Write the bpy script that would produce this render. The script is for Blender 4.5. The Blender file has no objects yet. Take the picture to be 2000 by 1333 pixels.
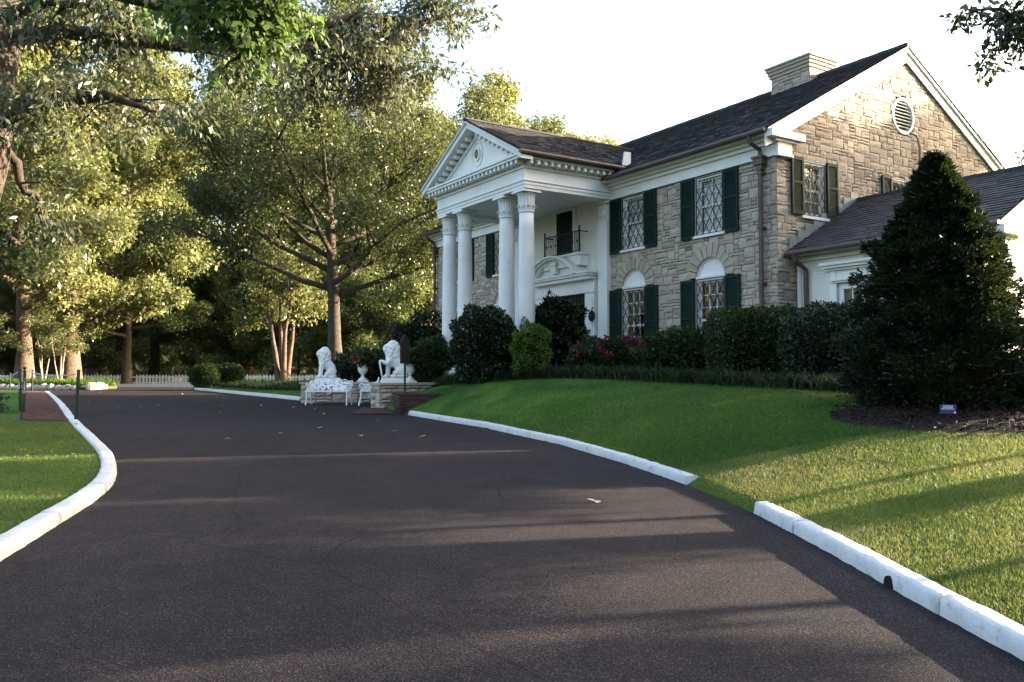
import bpy, math, random
import numpy as np
from mathutils import Vector, Matrix
R = math.radians
random.seed(7)
sc = bpy.context.scene
COL = sc.collection

# ------------------------------------------------------------------ camera
cam_d = bpy.data.cameras.new('camera'); cam = bpy.data.objects.new('camera', cam_d); COL.objects.link(cam)
cam.location = (0, 0, 1.6); cam.rotation_euler = (R(92.32), 0, 0)
cam_d.sensor_width = 36; cam_d.lens = 29.52; cam_d.clip_start = 0.05; cam_d.clip_end = 3000
sc.camera = cam

# ------------------------------------------------------------------ light
SUN_DIR = Vector((0.978, 0.19, 0)).normalized(); SUN_EL = R(13.0)
sd = Vector((SUN_DIR.x*math.cos(SUN_EL), SUN_DIR.y*math.cos(SUN_EL), math.sin(SUN_EL)))
world = bpy.data.worlds.new('World'); sc.world = world; world.use_nodes = True
wn = world.node_tree; bg = wn.nodes['Background']
sky = wn.nodes.new('ShaderNodeTexSky'); sky.sky_type = 'NISHITA'; sky.sun_disc = False
sky.sun_elevation = SUN_EL; sky.sun_rotation = math.atan2(SUN_DIR.x, SUN_DIR.y)
sky.air_density = 1.0; sky.dust_density = 6.5; sky.ozone_density = 1.0; sky.altitude = 100
wn.links.new(sky.outputs[0], bg.inputs[0]); bg.inputs[1].default_value = 0.15
sun_d = bpy.data.lights.new('sun', 'SUN'); sun = bpy.data.objects.new('sun', sun_d); COL.objects.link(sun)
sun_d.energy = 5.0; sun_d.angle = R(0.53); sun_d.color = (1.0, 0.855, 0.64)
sun.rotation_euler = sd.to_track_quat('Z', 'Y').to_euler(); sun.location = (60, 6, 30)
sc.view_settings.view_transform = 'Standard'; sc.view_settings.look = 'None'
sc.view_settings.gamma = 1.0; sc.view_settings.use_curve_mapping = False
sc.view_settings.exposure = 2.75
sc.render.engine = 'CYCLES'
cy = sc.cycles
cy.use_denoising = True; cy.max_bounces = 6; cy.diffuse_bounces = 3; cy.glossy_bounces = 3
cy.transmission_bounces = 4; cy.transparent_max_bounces = 6
cy.caustics_reflective = False; cy.caustics_refractive = False

# ------------------------------------------------------------------ materials
def new_mat(name):
    m = bpy.data.materials.new(name); m.use_nodes = True
    nt = m.node_tree; nt.nodes.clear()
    out = nt.nodes.new('ShaderNodeOutputMaterial')
    return m, nt, out
def N(nt, t, **kw):
    n = nt.nodes.new(t)
    for k, v in kw.items(): setattr(n, k, v)
    return n
def ramp(nt, stops):
    r = N(nt, 'ShaderNodeValToRGB'); e = r.color_ramp.elements
    while len(e) < len(stops): e.new(0.5)
    for el, (p, c) in zip(e, stops):
        el.position = p; el.color = (*c, 1)
    return r
def paint(name, col, rough=0.5, var=0.08, scale=3.0, bump=0.0, bscale=40, metal=0.0, spec=0.4, dirt=None, dirt_at=0.6):
    """plain coat with a little uneven colour, optional stains and fine relief"""
    m, nt, out = new_mat(name); L = nt.links.new
    p = N(nt, 'ShaderNodeBsdfPrincipled'); p.inputs['Roughness'].default_value = rough
    p.inputs['Metallic'].default_value = metal; p.inputs['Specular IOR Level'].default_value = spec
    tc = N(nt, 'ShaderNodeTexCoord'); no = N(nt, 'ShaderNodeTexNoise'); no.inputs['Scale'].default_value = scale
    no.inputs['Detail'].default_value = 6; L(tc.outputs['Object'], no.inputs['Vector'])
    a = tuple(max(0, c*(1-var)) for c in col); b = tuple(min(1, c*(1+var)) for c in col)
    r = ramp(nt, [(0.3, a), (0.7, b)]); L(no.outputs['Fac'], r.inputs[0]); src = r.outputs[0]
    if dirt:
        n2 = N(nt, 'ShaderNodeTexNoise'); n2.inputs['Scale'].default_value = scale*2.3; n2.inputs['Detail'].default_value = 8
        n2.inputs['Roughness'].default_value = 0.7; L(tc.outputs['Object'], n2.inputs['Vector'])
        mr = N(nt, 'ShaderNodeMapRange'); mr.inputs[1].default_value = dirt_at; mr.inputs[2].default_value = dirt_at+0.18
        L(n2.outputs['Fac'], mr.inputs[0]); mx = N(nt, 'ShaderNodeMixRGB'); L(mr.outputs[0], mx.inputs[0])
        L(src, mx.inputs[1]); mx.inputs[2].default_value = (*dirt, 1); src = mx.outputs[0]
    L(src, p.inputs['Base Color'])
    if bump > 0:
        n3 = N(nt, 'ShaderNodeTexNoise'); n3.inputs['Scale'].default_value = bscale; n3.inputs['Detail'].default_value = 5
        L(tc.outputs['Object'], n3.inputs['Vector']); b_ = N(nt, 'ShaderNodeBump'); b_.inputs['Strength'].default_value = bump
        b_.inputs['Distance'].default_value = 0.02; L(n3.outputs['Fac'], b_.inputs['Height']); L(b_.outputs[0], p.inputs['Normal'])
    L(p.outputs[0], out.inputs[0]); return m
def tinted(name, stops, rough=0.8, nscale=6, nvar=0.5, bump=0.3, bscale=25, spec=0.25):
    """colour chosen per piece through the 'tint' attribute, broken up by noise"""
    m, nt, out = new_mat(name); L = nt.links.new
    p = N(nt, 'ShaderNodeBsdfPrincipled'); p.inputs['Roughness'].default_value = rough
    p.inputs['Specular IOR Level'].default_value = spec
    at = N(nt, 'ShaderNodeAttribute'); at.attribute_name = 'tint'
    geo = N(nt, 'ShaderNodeNewGeometry'); no = N(nt, 'ShaderNodeTexNoise'); no.inputs['Scale'].default_value = nscale
    no.inputs['Detail'].default_value = 7; no.inputs['Roughness'].default_value = 0.65; L(geo.outputs['Position'], no.inputs['Vector'])
    ma = N(nt, 'ShaderNodeMath', operation='MULTIPLY_ADD'); L(no.outputs['Fac'], ma.inputs[0]); ma.inputs[1].default_value = nvar
    sb = N(nt, 'ShaderNodeMath', operation='SUBTRACT'); L(at.outputs['Fac'], sb.inputs[0]); sb.inputs[1].default_value = nvar*0.5
    L(sb.outputs[0], ma.inputs[2]); r = ramp(nt, stops); L(ma.outputs[0], r.inputs[0]); L(r.outputs[0], p.inputs['Base Color'])
    if bump > 0:
        n3 = N(nt, 'ShaderNodeTexNoise'); n3.inputs['Scale'].default_value = bscale; n3.inputs['Detail'].default_value = 6
        L(geo.outputs['Position'], n3.inputs['Vector']); b_ = N(nt, 'ShaderNodeBump'); b_.inputs['Strength'].default_value = bump
        b_.inputs['Distance'].default_value = 0.03; L(n3.outputs['Fac'], b_.inputs['Height']); L(b_.outputs[0], p.inputs['Normal'])
    L(p.outputs[0], out.inputs[0]); return m
def leafm(name, stops, trans=0.35, tcol=(0.16, 0.2, 0.03), rough=0.5, spec=0.3):
    m, nt, out = new_mat(name); L = nt.links.new
    at = N(nt, 'ShaderNodeAttribute'); at.attribute_name = 'tint'; r = ramp(nt, stops); L(at.outputs['Fac'], r.inputs[0])
    p = N(nt, 'ShaderNodeBsdfPrincipled'); p.inputs['Roughness'].default_value = rough
    p.inputs['Specular IOR Level'].default_value = spec; L(r.outputs[0], p.inputs['Base Color'])
    t = N(nt, 'ShaderNodeBsdfTranslucent'); mc = N(nt, 'ShaderNodeMixRGB'); mc.inputs[0].default_value = 0.6
    L(r.outputs[0], mc.inputs[1]); mc.inputs[2].default_value = (*tcol, 1); L(mc.outputs[0], t.inputs[0])
    mx = N(nt, 'ShaderNodeMixShader'); mx.inputs[0].default_value = trans
    L(p.outputs[0], mx.inputs[1]); L(t.outputs[0], mx.inputs[2]); L(mx.outputs[0], out.inputs[0]); return m
def asphalt():
    m, nt, out = new_mat('asphalt'); L = nt.links.new
    p = N(nt, 'ShaderNodeBsdfPrincipled'); p.inputs['Roughness'].default_value = 0.88; p.inputs['Specular IOR Level'].default_value = 0.14
    g = N(nt, 'ShaderNodeNewGeometry')
    n1 = N(nt, 'ShaderNodeTexNoise'); n1.inputs['Scale'].default_value = 0.35; n1.inputs['Detail'].default_value = 6; L(g.outputs[0], n1.inputs['Vector'])
    r1 = ramp(nt, [(0.28, (0.0165, 0.0135, 0.0142)), (0.72, (0.0290, 0.0228, 0.0232))]); L(n1.outputs['Fac'], r1.inputs[0])
    v = N(nt, 'ShaderNodeTexVoronoi'); v.inputs['Scale'].default_value = 140; L(g.outputs[0], v.inputs['Vector'])
    r2 = ramp(nt, [(0.0, (0.35, 0.35, 0.36)), (0.5, (0.85, 0.85, 0.87)), (0.88, (1.5, 1.45, 1.45)), (0.955, (3.4, 3.3, 3.3))])
    sep = N(nt, 'ShaderNodeSeparateColor'); L(v.outputs['Color'], sep.inputs[0]); L(sep.outputs[0], r2.inputs[0])
    mu = N(nt, 'ShaderNodeMixRGB', blend_type='MULTIPLY'); mu.inputs[0].default_value = 1.0; L(r1.outputs[0], mu.inputs[1]); L(r2.outputs[0], mu.inputs[2])
    n4 = N(nt, 'ShaderNodeTexNoise'); n4.inputs['Scale'].default_value = 3.2; n4.inputs['Detail'].default_value = 8; L(g.outputs[0], n4.inputs['Vector'])
    r4 = ramp(nt, [(0.33, (0.80, 0.80, 0.83)), (0.67, (1.15, 1.14, 1.14))]); L(n4.outputs['Fac'], r4.inputs[0])
    m2 = N(nt, 'ShaderNodeMixRGB', blend_type='MULTIPLY'); m2.inputs[0].default_value = 1.0; L(mu.outputs[0], m2.inputs[1]); L(r4.outputs[0], m2.inputs[2])
    # hairline cracks
    wv = N(nt, 'ShaderNodeMixRGB', blend_type='LINEAR_LIGHT'); wv.inputs[0].default_value = 0.12; n5 = N(nt, 'ShaderNodeTexNoise'); n5.inputs['Scale'].default_value = 1.6; n5.inputs['Detail'].default_value = 6
    L(g.outputs[0], n5.inputs['Vector']); L(g.outputs[0], wv.inputs[1]); L(n5.outputs['Color'], wv.inputs[2])
    v2 = N(nt, 'ShaderNodeTexVoronoi', feature='DISTANCE_TO_EDGE'); v2.inputs['Scale'].default_value = 0.21; L(wv.outputs[0], v2.inputs['Vector'])
    r5 = ramp(nt, [(0.0, (0.6, 0.6, 0.6)), (0.003, (1, 1, 1))]); L(v2.outputs['Distance'], r5.inputs[0])
    m3 = N(nt, 'ShaderNodeMixRGB', blend_type='MULTIPLY'); m3.inputs[0].default_value = 1.0; L(m2.outputs[0], m3.inputs[1]); L(r5.outputs[0], m3.inputs[2])
    L(m3.outputs[0], p.inputs['Base Color'])
    b = N(nt, 'ShaderNodeBump'); b.inputs['Strength'].default_value = 0.65; b.inputs['Distance'].default_value = 0.005
    L(v.outputs['Distance'], b.inputs['Height']); L(b.outputs[0], p.inputs['Normal'])
    L(p.outputs[0], out.inputs[0]); return m
def turf():
    m, nt, out = new_mat('turf'); L = nt.links.new
    p = N(nt, 'ShaderNodeBsdfPrincipled'); p.inputs['Roughness'].default_value = 0.9; p.inputs['Specular IOR Level'].default_value = 0.15
    g = N(nt, 'ShaderNodeNewGeometry')
    n1 = N(nt, 'ShaderNodeTexNoise'); n1.inputs['Scale'].default_value = 0.9; n1.inputs['Detail'].default_value = 8; n1.inputs['Roughness'].default_value = 0.68; L(g.outputs[0], n1.inputs['Vector'])
    n2 = N(nt, 'ShaderNodeTexNoise'); n2.inputs['Scale'].default_value = 38; n2.inputs['Detail'].default_value = 5; L(g.outputs[0], n2.inputs['Vector'])
    ad = N(nt, 'ShaderNodeMath', operation='MULTIPLY_ADD'); L(n2.outputs['Fac'], ad.inputs[0]); ad.inputs[1].default_value = 0.7; L(n1.outputs['Fac'], ad.inputs[2])
    r = ramp(nt, [(0.64, (0.013, 0.038, 0.005)), (0.85, (0.036, 0.098, 0.011)), (1.03, (0.085, 0.14, 0.022))]); L(ad.outputs[0], r.inputs[0])
    L(r.outputs[0], p.inputs['Base Color'])
    b = N(nt, 'ShaderNodeBump'); b.inputs['Strength'].default_value = 0.8; b.inputs['Distance'].default_value = 0.04
    L(n2.outputs['Fac'], b.inputs['Height']); L(b.outputs[0], p.inputs['Normal'])
    L(p.outputs[0], out.inputs[0]); return m
def glassm():
    m, nt, out = new_mat('window_glass'); L = nt.links.new
    t = N(nt, 'ShaderNodeBsdfTransparent'); t.inputs[0].default_value = (0.86, 0.9, 0.88, 1)
    gl = N(nt, 'ShaderNodeBsdfGlossy'); gl.inputs['Roughness'].default_value = 0.03
    f = N(nt, 'ShaderNodeFresnel'); f.inputs[0].default_value = 1.55
    mx = N(nt, 'ShaderNodeMixShader'); L(f.outputs[0], mx.inputs[0]); L(t.outputs[0], mx.inputs[1]); L(gl.outputs[0], mx.inputs[2])
    L(mx.outputs[0], out.inputs[0]); return m
def emis(name, col, s):
    m, nt, out = new_mat(name); e = N(nt, 'ShaderNodeEmission'); e.inputs[0].default_value = (*col, 1); e.inputs[1].default_value = s
    nt.links.new(e.outputs[0], out.inputs[0]); return m

WHITE = paint('white_paint', (0.72, 0.715, 0.69), 0.5, 0.07, 1.5, 0.05, 30, dirt=(0.52, 0.50, 0.45), dirt_at=0.6)
STUCCO = paint('cream_stucco', (0.70, 0.68, 0.62), 0.8, 0.05, 1.2, 0.35, 45, dirt=(0.56, 0.54, 0.46), dirt_at=0.64)
KERBW = paint('kerb_paint', (0.55, 0.55, 0.55), 0.7, 0.09, 4.5, 0.45, 30, dirt=(0.30, 0.28, 0.25), dirt_at=0.55)
MARBLE = paint('statue_white', (0.76, 0.76, 0.745), 0.4, 0.04, 4, 0.12, 30, dirt=(0.6, 0.6, 0.56), dirt_at=0.68)
STONE = tinted('rough_stone', [(0.0, (0.275, 0.222, 0.17)), (0.25, (0.355, 0.293, 0.23)), (0.5, (0.415, 0.35, 0.28)), (0.75, (0.455, 0.388, 0.313)), (1.0, (0.50, 0.418, 0.345))], 0.92, 9, 0.42, 1.0, 30)
MORTAR = paint('mortar', (0.21, 0.168, 0.13), 0.95, 0.15, 8, 0.4, 60)
SHINGLE = tinted('roof_shingle', [(0.0, (0.021, 0.0195, 0.023)), (0.5, (0.036, 0.033, 0.038)), (1.0, (0.058, 0.053, 0.060))], 0.75, 9, 0.35, 0.4, 60, 0.4)
SHUTTER = paint('green_shutter_paint', (0.008, 0.024, 0.017), 0.6, 0.15, 5, spec=0.12)
IRON = paint('black_iron', (0.012, 0.012, 0.013), 0.45, 0.2, 8, metal=0.3)
BROWNM = paint('brown_gutter_metal', (0.085, 0.06, 0.05), 0.5, 0.2, 4, metal=0.2)
LEAD = paint('lead_flashing', (0.17, 0.21, 0.22), 0.55, 0.25, 6, metal=0.4)
GLASS = glassm()
CURTAIN = paint('net_curtain', (0.76, 0.74, 0.70), 0.9, 0.08, 4)
DRAPE = paint('gold_drape', (0.34, 0.16, 0.04), 0.8, 0.3, 6)
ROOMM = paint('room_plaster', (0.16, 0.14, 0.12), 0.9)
ASPHALT = asphalt(); TURF = turf()
SOIL = paint('leaf_litter', (0.05, 0.042, 0.028), 0.95, 0.45, 1.2, 0.7, 14, dirt=(0.03, 0.05, 0.014), dirt_at=0.52)
BRICK = tinted('brown_brick', [(0.0, (0.035, 0.018, 0.016)), (0.5, (0.065, 0.033, 0.029)), (1.0, (0.11, 0.06, 0.052))], 0.85, 12, 0.4, 0.5, 50)
BRICKJ = paint('brick_joint', (0.10, 0.082, 0.075), 0.95, 0.2, 10)
MULCH = tinted('bark_mulch', [(0.0, (0.009, 0.006, 0.005)), (0.5, (0.024, 0.015, 0.011)), (1.0, (0.07, 0.042, 0.028))], 0.9, 20, 0.3, 0.3, 60)
BARK = paint('grey_bark', (0.052, 0.038, 0.029), 0.95, 0.45, 9, 1.0, 18)
BARKR = paint('red_bark', (0.10, 0.062, 0.044), 0.9, 0.45, 7, 0.9, 14)
BARKP = paint('pale_bark', (0.36, 0.24, 0.17), 0.8, 0.25, 8, 0.4, 20)
CUTWOOD = paint('cut_wood', (0.42, 0.2, 0.12), 0.8, 0.2, 14)
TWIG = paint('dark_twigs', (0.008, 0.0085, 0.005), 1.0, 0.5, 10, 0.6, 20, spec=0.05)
L_OAK = leafm('oak_leaf', [(0, (0.020, 0.032, 0.009)), (0.45, (0.084, 0.106, 0.033)), (0.8, (0.225, 0.226, 0.088)), (1, (0.35, 0.31, 0.135))], 0.38, (0.39, 0.40, 0.125), 0.38, 0.5)  # wide tint range paints sunlit and shaded leaves into the colour
L_OAKG = leafm('green_oak_leaf', [(0, (0.016, 0.034, 0.009)), (0.5, (0.065, 0.092, 0.026)), (0.85, (0.17, 0.19, 0.06)), (1, (0.27, 0.25, 0.09))], 0.34, (0.30, 0.34, 0.09), 0.38, 0.5)
L_GREY = leafm('grey_oak_leaf', [(0, (0.026, 0.036, 0.019)), (0.6, (0.066, 0.080, 0.042)), (1, (0.14, 0.145, 0.08))], 0.34, (0.22, 0.23, 0.10), 0.38, 0.5)
L_MAIN = leafm('elm_leaf', [(0, (0.014, 0.026, 0.007)), (0.5, (0.036, 0.055, 0.014)), (0.9, (0.085, 0.098, 0.03)), (1, (0.16, 0.15, 0.05))], 0.34, (0.22, 0.25, 0.06), 0.4, 0.5)
L_BRIGHT = leafm('bright_leaf', [(0, (0.034, 0.062, 0.014)), (0.6, (0.088, 0.135, 0.034)), (1, (0.19, 0.22, 0.065))], 0.5, (0.18, 0.28, 0.065))
L_DARK = leafm('holly_leaf', [(0, (0.007, 0.014, 0.006)), (0.6, (0.016, 0.030, 0.010)), (1, (0.045, 0.06, 0.022))], 0.15, (0.05, 0.09, 0.02), 0.4, 0.45)
L_HEDGE = leafm('hedge_leaf', [(0, (0.011, 0.023, 0.006)), (0.6, (0.028, 0.053, 0.013)), (1, (0.07, 0.098, 0.026))], 0.2, (0.07, 0.12, 0.02))
L_NAND = leafm('nandina_leaf', [(0, (0.05, 0.095, 0.014)), (0.6, (0.10, 0.17, 0.026)), (1, (0.19, 0.24, 0.04))], 0.3, (0.16, 0.24, 0.03))
L_CONI = leafm('cypress_spray', [(0, (0.003, 0.006, 0.003)), (0.6, (0.009, 0.018, 0.006)), (0.9, (0.026, 0.042, 0.011)), (1, (0.06, 0.06, 0.014))], 0.12, (0.09, 0.13, 0.02))
L_LIRI = leafm('liriope_blade', [(0, (0.010, 0.022, 0.008)), (0.6, (0.022, 0.042, 0.014)), (1, (0.055, 0.08, 0.028))], 0.2, (0.07, 0.12, 0.03), 0.45)
L_GRASS = leafm('grass_blade', [(0, (0.036, 0.085, 0.012)), (0.55, (0.066, 0.145, 0.021)), (0.85, (0.13, 0.19, 0.035)), (1, (0.30, 0.24, 0.085))], 0.3, (0.14, 0.22, 0.03))
L_GRASSY = leafm('dry_sunlit_grass_blade', [(0, (0.034, 0.070, 0.010)), (0.45, (0.085, 0.125, 0.022)), (0.75, (0.22, 0.205, 0.06)), (1, (0.38, 0.31, 0.14))], 0.4, (0.34, 0.36, 0.09))  # dry tones, with the yellow of sunlight also put into the colour
PINK = leafm('azalea_petal', [(0, (0.16, 0.012, 0.06)), (1, (0.40, 0.05, 0.17))], 0.25, (0.6, 0.05, 0.2))
RED = leafm('begonia_petal', [(0, (0.42, 0.02, 0.03)), (1, (0.62, 0.09, 0.08))], 0.3, (0.6, 0.05, 0.04))
DRYLEAF = leafm('fallen_leaf_skin', [(0, (0.26, 0.10, 0.03)), (0.5, (0.45, 0.32, 0.16)), (1, (0.6, 0.52, 0.36))], 0.2, (0.3, 0.2, 0.08))
POSTG = paint('green_post_paint', (0.008, 0.03, 0.022), 0.4, 0.2, 6)
CHAIN = paint('galvanised_chain', (0.55, 0.56, 0.58), 0.4, 0.1, 20, metal=0.6)
FENCEW = paint('fence_white', (0.62, 0.61, 0.57), 0.75, 0.1, 3, dirt=(0.4, 0.38, 0.33), dirt_at=0.6)
ROCKW = paint('painted_rock', (0.40, 0.36, 0.32), 0.85, 0.15, 3, 0.8, 12, dirt=(0.34, 0.29, 0.24), dirt_at=0.58)
SIGNW = paint('dark_sign_wood', (0.016, 0.010, 0.008), 0.7, 0.3, 8)
SIGNB = paint('navy_plaque', (0.022, 0.032, 0.10), 0.35, 0.05, 5)
SIGNT = paint('plaque_lettering', (0.72, 0.74, 0.78), 0.5)
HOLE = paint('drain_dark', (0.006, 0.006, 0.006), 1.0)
SHEDR = paint('tan_shed_roof', (0.14, 0.11, 0.075), 0.9, 0.2, 5)
SHEDW = paint('shed_boards', (0.3, 0.25, 0.16), 0.9, 0.2, 5)
BRASS = paint('dark_brass', (0.10, 0.065, 0.02), 0.35, 0.3, 20, metal=0.8)
BULB = emis('lamp_bulb', (1.0, 0.62, 0.25), 6.0)

# ------------------------------------------------------------------ object helpers
def tag(o, label=None, cat=None, group=None, kind=None):
    if label: o['label'] = label
    if cat: o['category'] = cat
    if group: o['group'] = group
    if kind: o['kind'] = kind
    return o
def empty(name, loc=(0, 0, 0), rz=0.0, label=None, cat=None, group=None, kind=None):
    o = bpy.data.objects.new(name, None); COL.objects.link(o); o.location = loc; o.rotation_euler = (0, 0, rz)
    o.empty_display_size = 0.2
    return tag(o, label, cat, group, kind)
def link(name, me, parent=None, loc=None, rot=None):
    o = bpy.data.objects.new(name, me); COL.objects.link(o)
    if parent: o.parent = parent
    if loc is not None: o.location = loc
    if rot is not None: o.rotation_euler = rot
    return o
def copy_tree(o, parent=None):
    c = o.copy(); COL.objects.link(c)
    if parent: c.parent = parent
    for ch in [x for x in bpy.data.objects if x.parent == o]: copy_tree(ch, c)
    return c
ID = lambda a, b, n: (a, b, n)
class MB:
    def __init__(s, f=None): s.v = []; s.f = []; s.t = []; s.fr = f or ID; s.tint = 0.5
    def add(s, vs, fs):
        o = len(s.v); s.v += [tuple(s.fr(*p)) for p in vs]; s.t += [s.tint]*len(vs)
        s.f += [tuple(i+o for i in q) for q in fs]; return s
    def box(s, x0, x1, y0, y1, z0, z1):
        return s.add([(x0,y0,z0),(x1,y0,z0),(x1,y1,z0),(x0,y1,z0),(x0,y0,z1),(x1,y0,z1),(x1,y1,z1),(x0,y1,z1)],
                     [(3,2,1,0),(4,5,6,7),(0,1,5,4),(1,2,6,5),(2,3,7,6),(3,0,4,7)])
    def prism(s, poly, n0, n1):
        k = len(poly); vs = [(a, b, n0) for a, b in poly]+[(a, b, n1) for a, b in poly]
        fs = [tuple(range(k-1, -1, -1)), tuple(range(k, 2*k))]+[(i, (i+1) % k, k+(i+1) % k, k+i) for i in range(k)]
        return s.add(vs, fs)
    def strip(s, outer, inner, n0, n1):
        """ring or arc between two polylines, extruded"""
        k = len(outer); vs = [(a,b,n0) for a,b in outer]+[(a,b,n0) for a,b in inner]+[(a,b,n1) for a,b in outer]+[(a,b,n1) for a,b in inner]
        fs = []
        for i in range(k-1):
            j = i+1
            fs += [(2*k+i,2*k+j,3*k+j,3*k+i), (i,k+i,k+j,j), (i,j,2*k+j,2*k+i), (k+i,3*k+i,3*k+j,k+j)]
        fs += [(0,2*k,3*k,k), (k-1,2*k-1,4*k-1,3*k-1)]
        return s.add(vs, fs)
    def bar(s, p, q, w, h=None, up=(0, 0, 1)):
        h = h or w; p = Vector(p); q = Vector(q); d = (q-p).normalized(); u = Vector(up)
        if abs(d.dot(u)) > 0.98: u = Vector((1, 0, 0))
        x = d.cross(u).normalized(); y = x.cross(d)
        vs = [e+x*(sx*w/2)+y*(sy*h/2) for e in (p, q) for sx, sy in ((-1,-1),(1,-1),(1,1),(-1,1))]
        return s.add([tuple(v) for v in vs], [(3,2,1,0),(4,5,6,7),(0,1,5,4),(1,2,6,5),(2,3,7,6),(3,0,4,7)])
    def tube(s, pts, rad, k=6, cap=True):
        pts = [Vector(p) for p in pts]; n = len(pts)
        if not hasattr(rad, '__len__'): rad = [rad]*n
        vs = []; u = None
        for i in range(n):
            d = (pts[min(i+1, n-1)]-pts[max(i-1, 0)])
            d = d.normalized() if d.length > 1e-9 else Vector((0, 0, 1))
            if u is None: u = d.orthogonal().normalized()
            u = (u-d*u.dot(d)); u = u.normalized() if u.length > 1e-6 else d.orthogonal().normalized()
            w = d.cross(u)
            vs += [tuple(pts[i]+(u*math.cos(2*math.pi*j/k)+w*math.sin(2*math.pi*j/k))*rad[i]) for j in range(k)]
        fs = [(i*k+j, i*k+(j+1) % k, (i+1)*k+(j+1) % k, (i+1)*k+j) for i in range(n-1) for j in range(k)]
        if cap: fs += [tuple(range(k-1, -1, -1)), tuple(range((n-1)*k, n*k))]
        return s.add(vs, fs)
    def lathe(s, prof, c=(0, 0, 0), k=16, a0=0.0, a1=2*math.pi, sx=1.0, sy=1.0):
        full = abs(a1-a0-2*math.pi) < 1e-6; m = k if full else k+1; vs = []
        for r, z in prof:
            vs += [(c[0]+sx*r*math.cos(a0+(a1-a0)*j/k), c[1]+sy*r*math.sin(a0+(a1-a0)*j/k), c[2]+z) for j in range(m)]
        fs = [(i*m+j, i*m+(j+1) % m, (i+1)*m+(j+1) % m, (i+1)*m+j) for i in range(len(prof)-1) for j in range(k)]
        if full: fs += [tuple(range(m-1, -1, -1)), tuple(range((len(prof)-1)*m, len(prof)*m))]
        return s.add(vs, fs)
    def ell(s, c, r, k=12, rot=None):
        prof = [(math.sin(math.pi*i/(k//2+1)), -math.cos(math.pi*i/(k//2+1))) for i in range(1, k//2+1)]
        vs = []; M = rot or Matrix.Identity(3)
        for pr, pz in prof:
            for j in range(k):
                p = M @ Vector((r[0]*pr*math.cos(2*math.pi*j/k), r[1]*pr*math.sin(2*math.pi*j/k), r[2]*pz)); vs.append((c[0]+p.x, c[1]+p.y, c[2]+p.z))
        n = len(prof); p0 = M @ Vector((0, 0, -r[2])); p1 = M @ Vector((0, 0, r[2]))
        vs += [(c[0]+p0.x, c[1]+p0.y, c[2]+p0.z), (c[0]+p1.x, c[1]+p1.y, c[2]+p1.z)]
        fs = [(i*k+j, i*k+(j+1) % k, (i+1)*k+(j+1) % k, (i+1)*k+j) for i in range(n-1) for j in range(k)]
        fs += [(n*k, (j+1) % k, j) for j in range(k)]+[(n*k+1, (n-1)*k+j, (n-1)*k+(j+1) % k) for j in range(k)]
        return s.add(vs, fs)
    def mesh(s, name, mat, smooth=False, off=(0, 0, 0)):
        me = bpy.data.meshes.new(name)
        vs = s.v if off == (0, 0, 0) else [(x-off[0], y-off[1], z-off[2]) for x, y, z in s.v]
        me.from_pydata(vs, [], s.f); me.materials.append(mat)
        a = me.attributes.new('tint', 'FLOAT', 'POINT'); a.data.foreach_set('value', s.t)
        if smooth: me.polygons.foreach_set('use_smooth', [True]*len(me.polygons))
        me.update(); return me
    def build(s, name, mat, parent=None, smooth=False, off=(0, 0, 0), loc=None):
        if loc is None and off != (0, 0, 0): loc = off
        return link(name, s.mesh(name, mat, smooth, off), parent, loc)
def npmesh(name, verts, faces, mat, tint=None, smooth=False):
    """big meshes straight from numpy: verts (N,3), faces (F,k), tint one value per face"""
    me = bpy.data.meshes.new(name); F, k = faces.shape
    me.vertices.add(len(verts)); me.vertices.foreach_set('co', verts.astype(np.float32).ravel())
    me.loops.add(F*k); me.loops.foreach_set('vertex_index', faces.astype(np.int32).ravel())
    me.polygons.add(F); me.polygons.foreach_set('loop_start', np.arange(0, F*k, k, dtype=np.int32))
    try: me.polygons.foreach_set('loop_total', np.full(F, k, dtype=np.int32))
    except Exception: pass
    if tint is not None:
        a = me.attributes.new('tint', 'FLOAT', 'FACE'); a.data.foreach_set('value', tint.astype(np.float32))
    me.materials.append(mat); me.update(calc_edges=True)
    if smooth: me.polygons.foreach_set('use_smooth', np.ones(F, dtype=bool))
    return me
def unit(a): return a/np.maximum(np.linalg.norm(a, axis=1, keepdims=True), 1e-9)
def leaves(name, p, d, size, mat, rng, aspect=0.5, tint=None, fold=0.12, nrm=None):
    """one folded four-cornered leaf per point p, pointing along d"""
    n = len(p); d = unit(d); r = rng.normal(size=(n, 3)) if nrm is None else nrm+0.5*rng.normal(size=(n, 3))
    s = unit(np.cross(d, r)); nn = np.cross(s, d); L = (size*rng.uniform(0.5, 1.5, n))[:, None]; W = L*aspect*rng.uniform(0.8, 1.2, n)[:, None]
    v = np.empty((n, 4, 3)); v[:, 0] = p; v[:, 1] = p+d*L*0.45+s*W*0.5+nn*L*fold; v[:, 2] = p+d*L; v[:, 3] = p+d*L*0.45-s*W*0.5+nn*L*fold
    f = np.arange(n*4).reshape(n, 4)
    if tint is None: tint = np.clip(rng.normal(0.45, 0.22, n), 0, 1)
    return npmesh(name, v.reshape(-1, 3), f, mat, tint)

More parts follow.
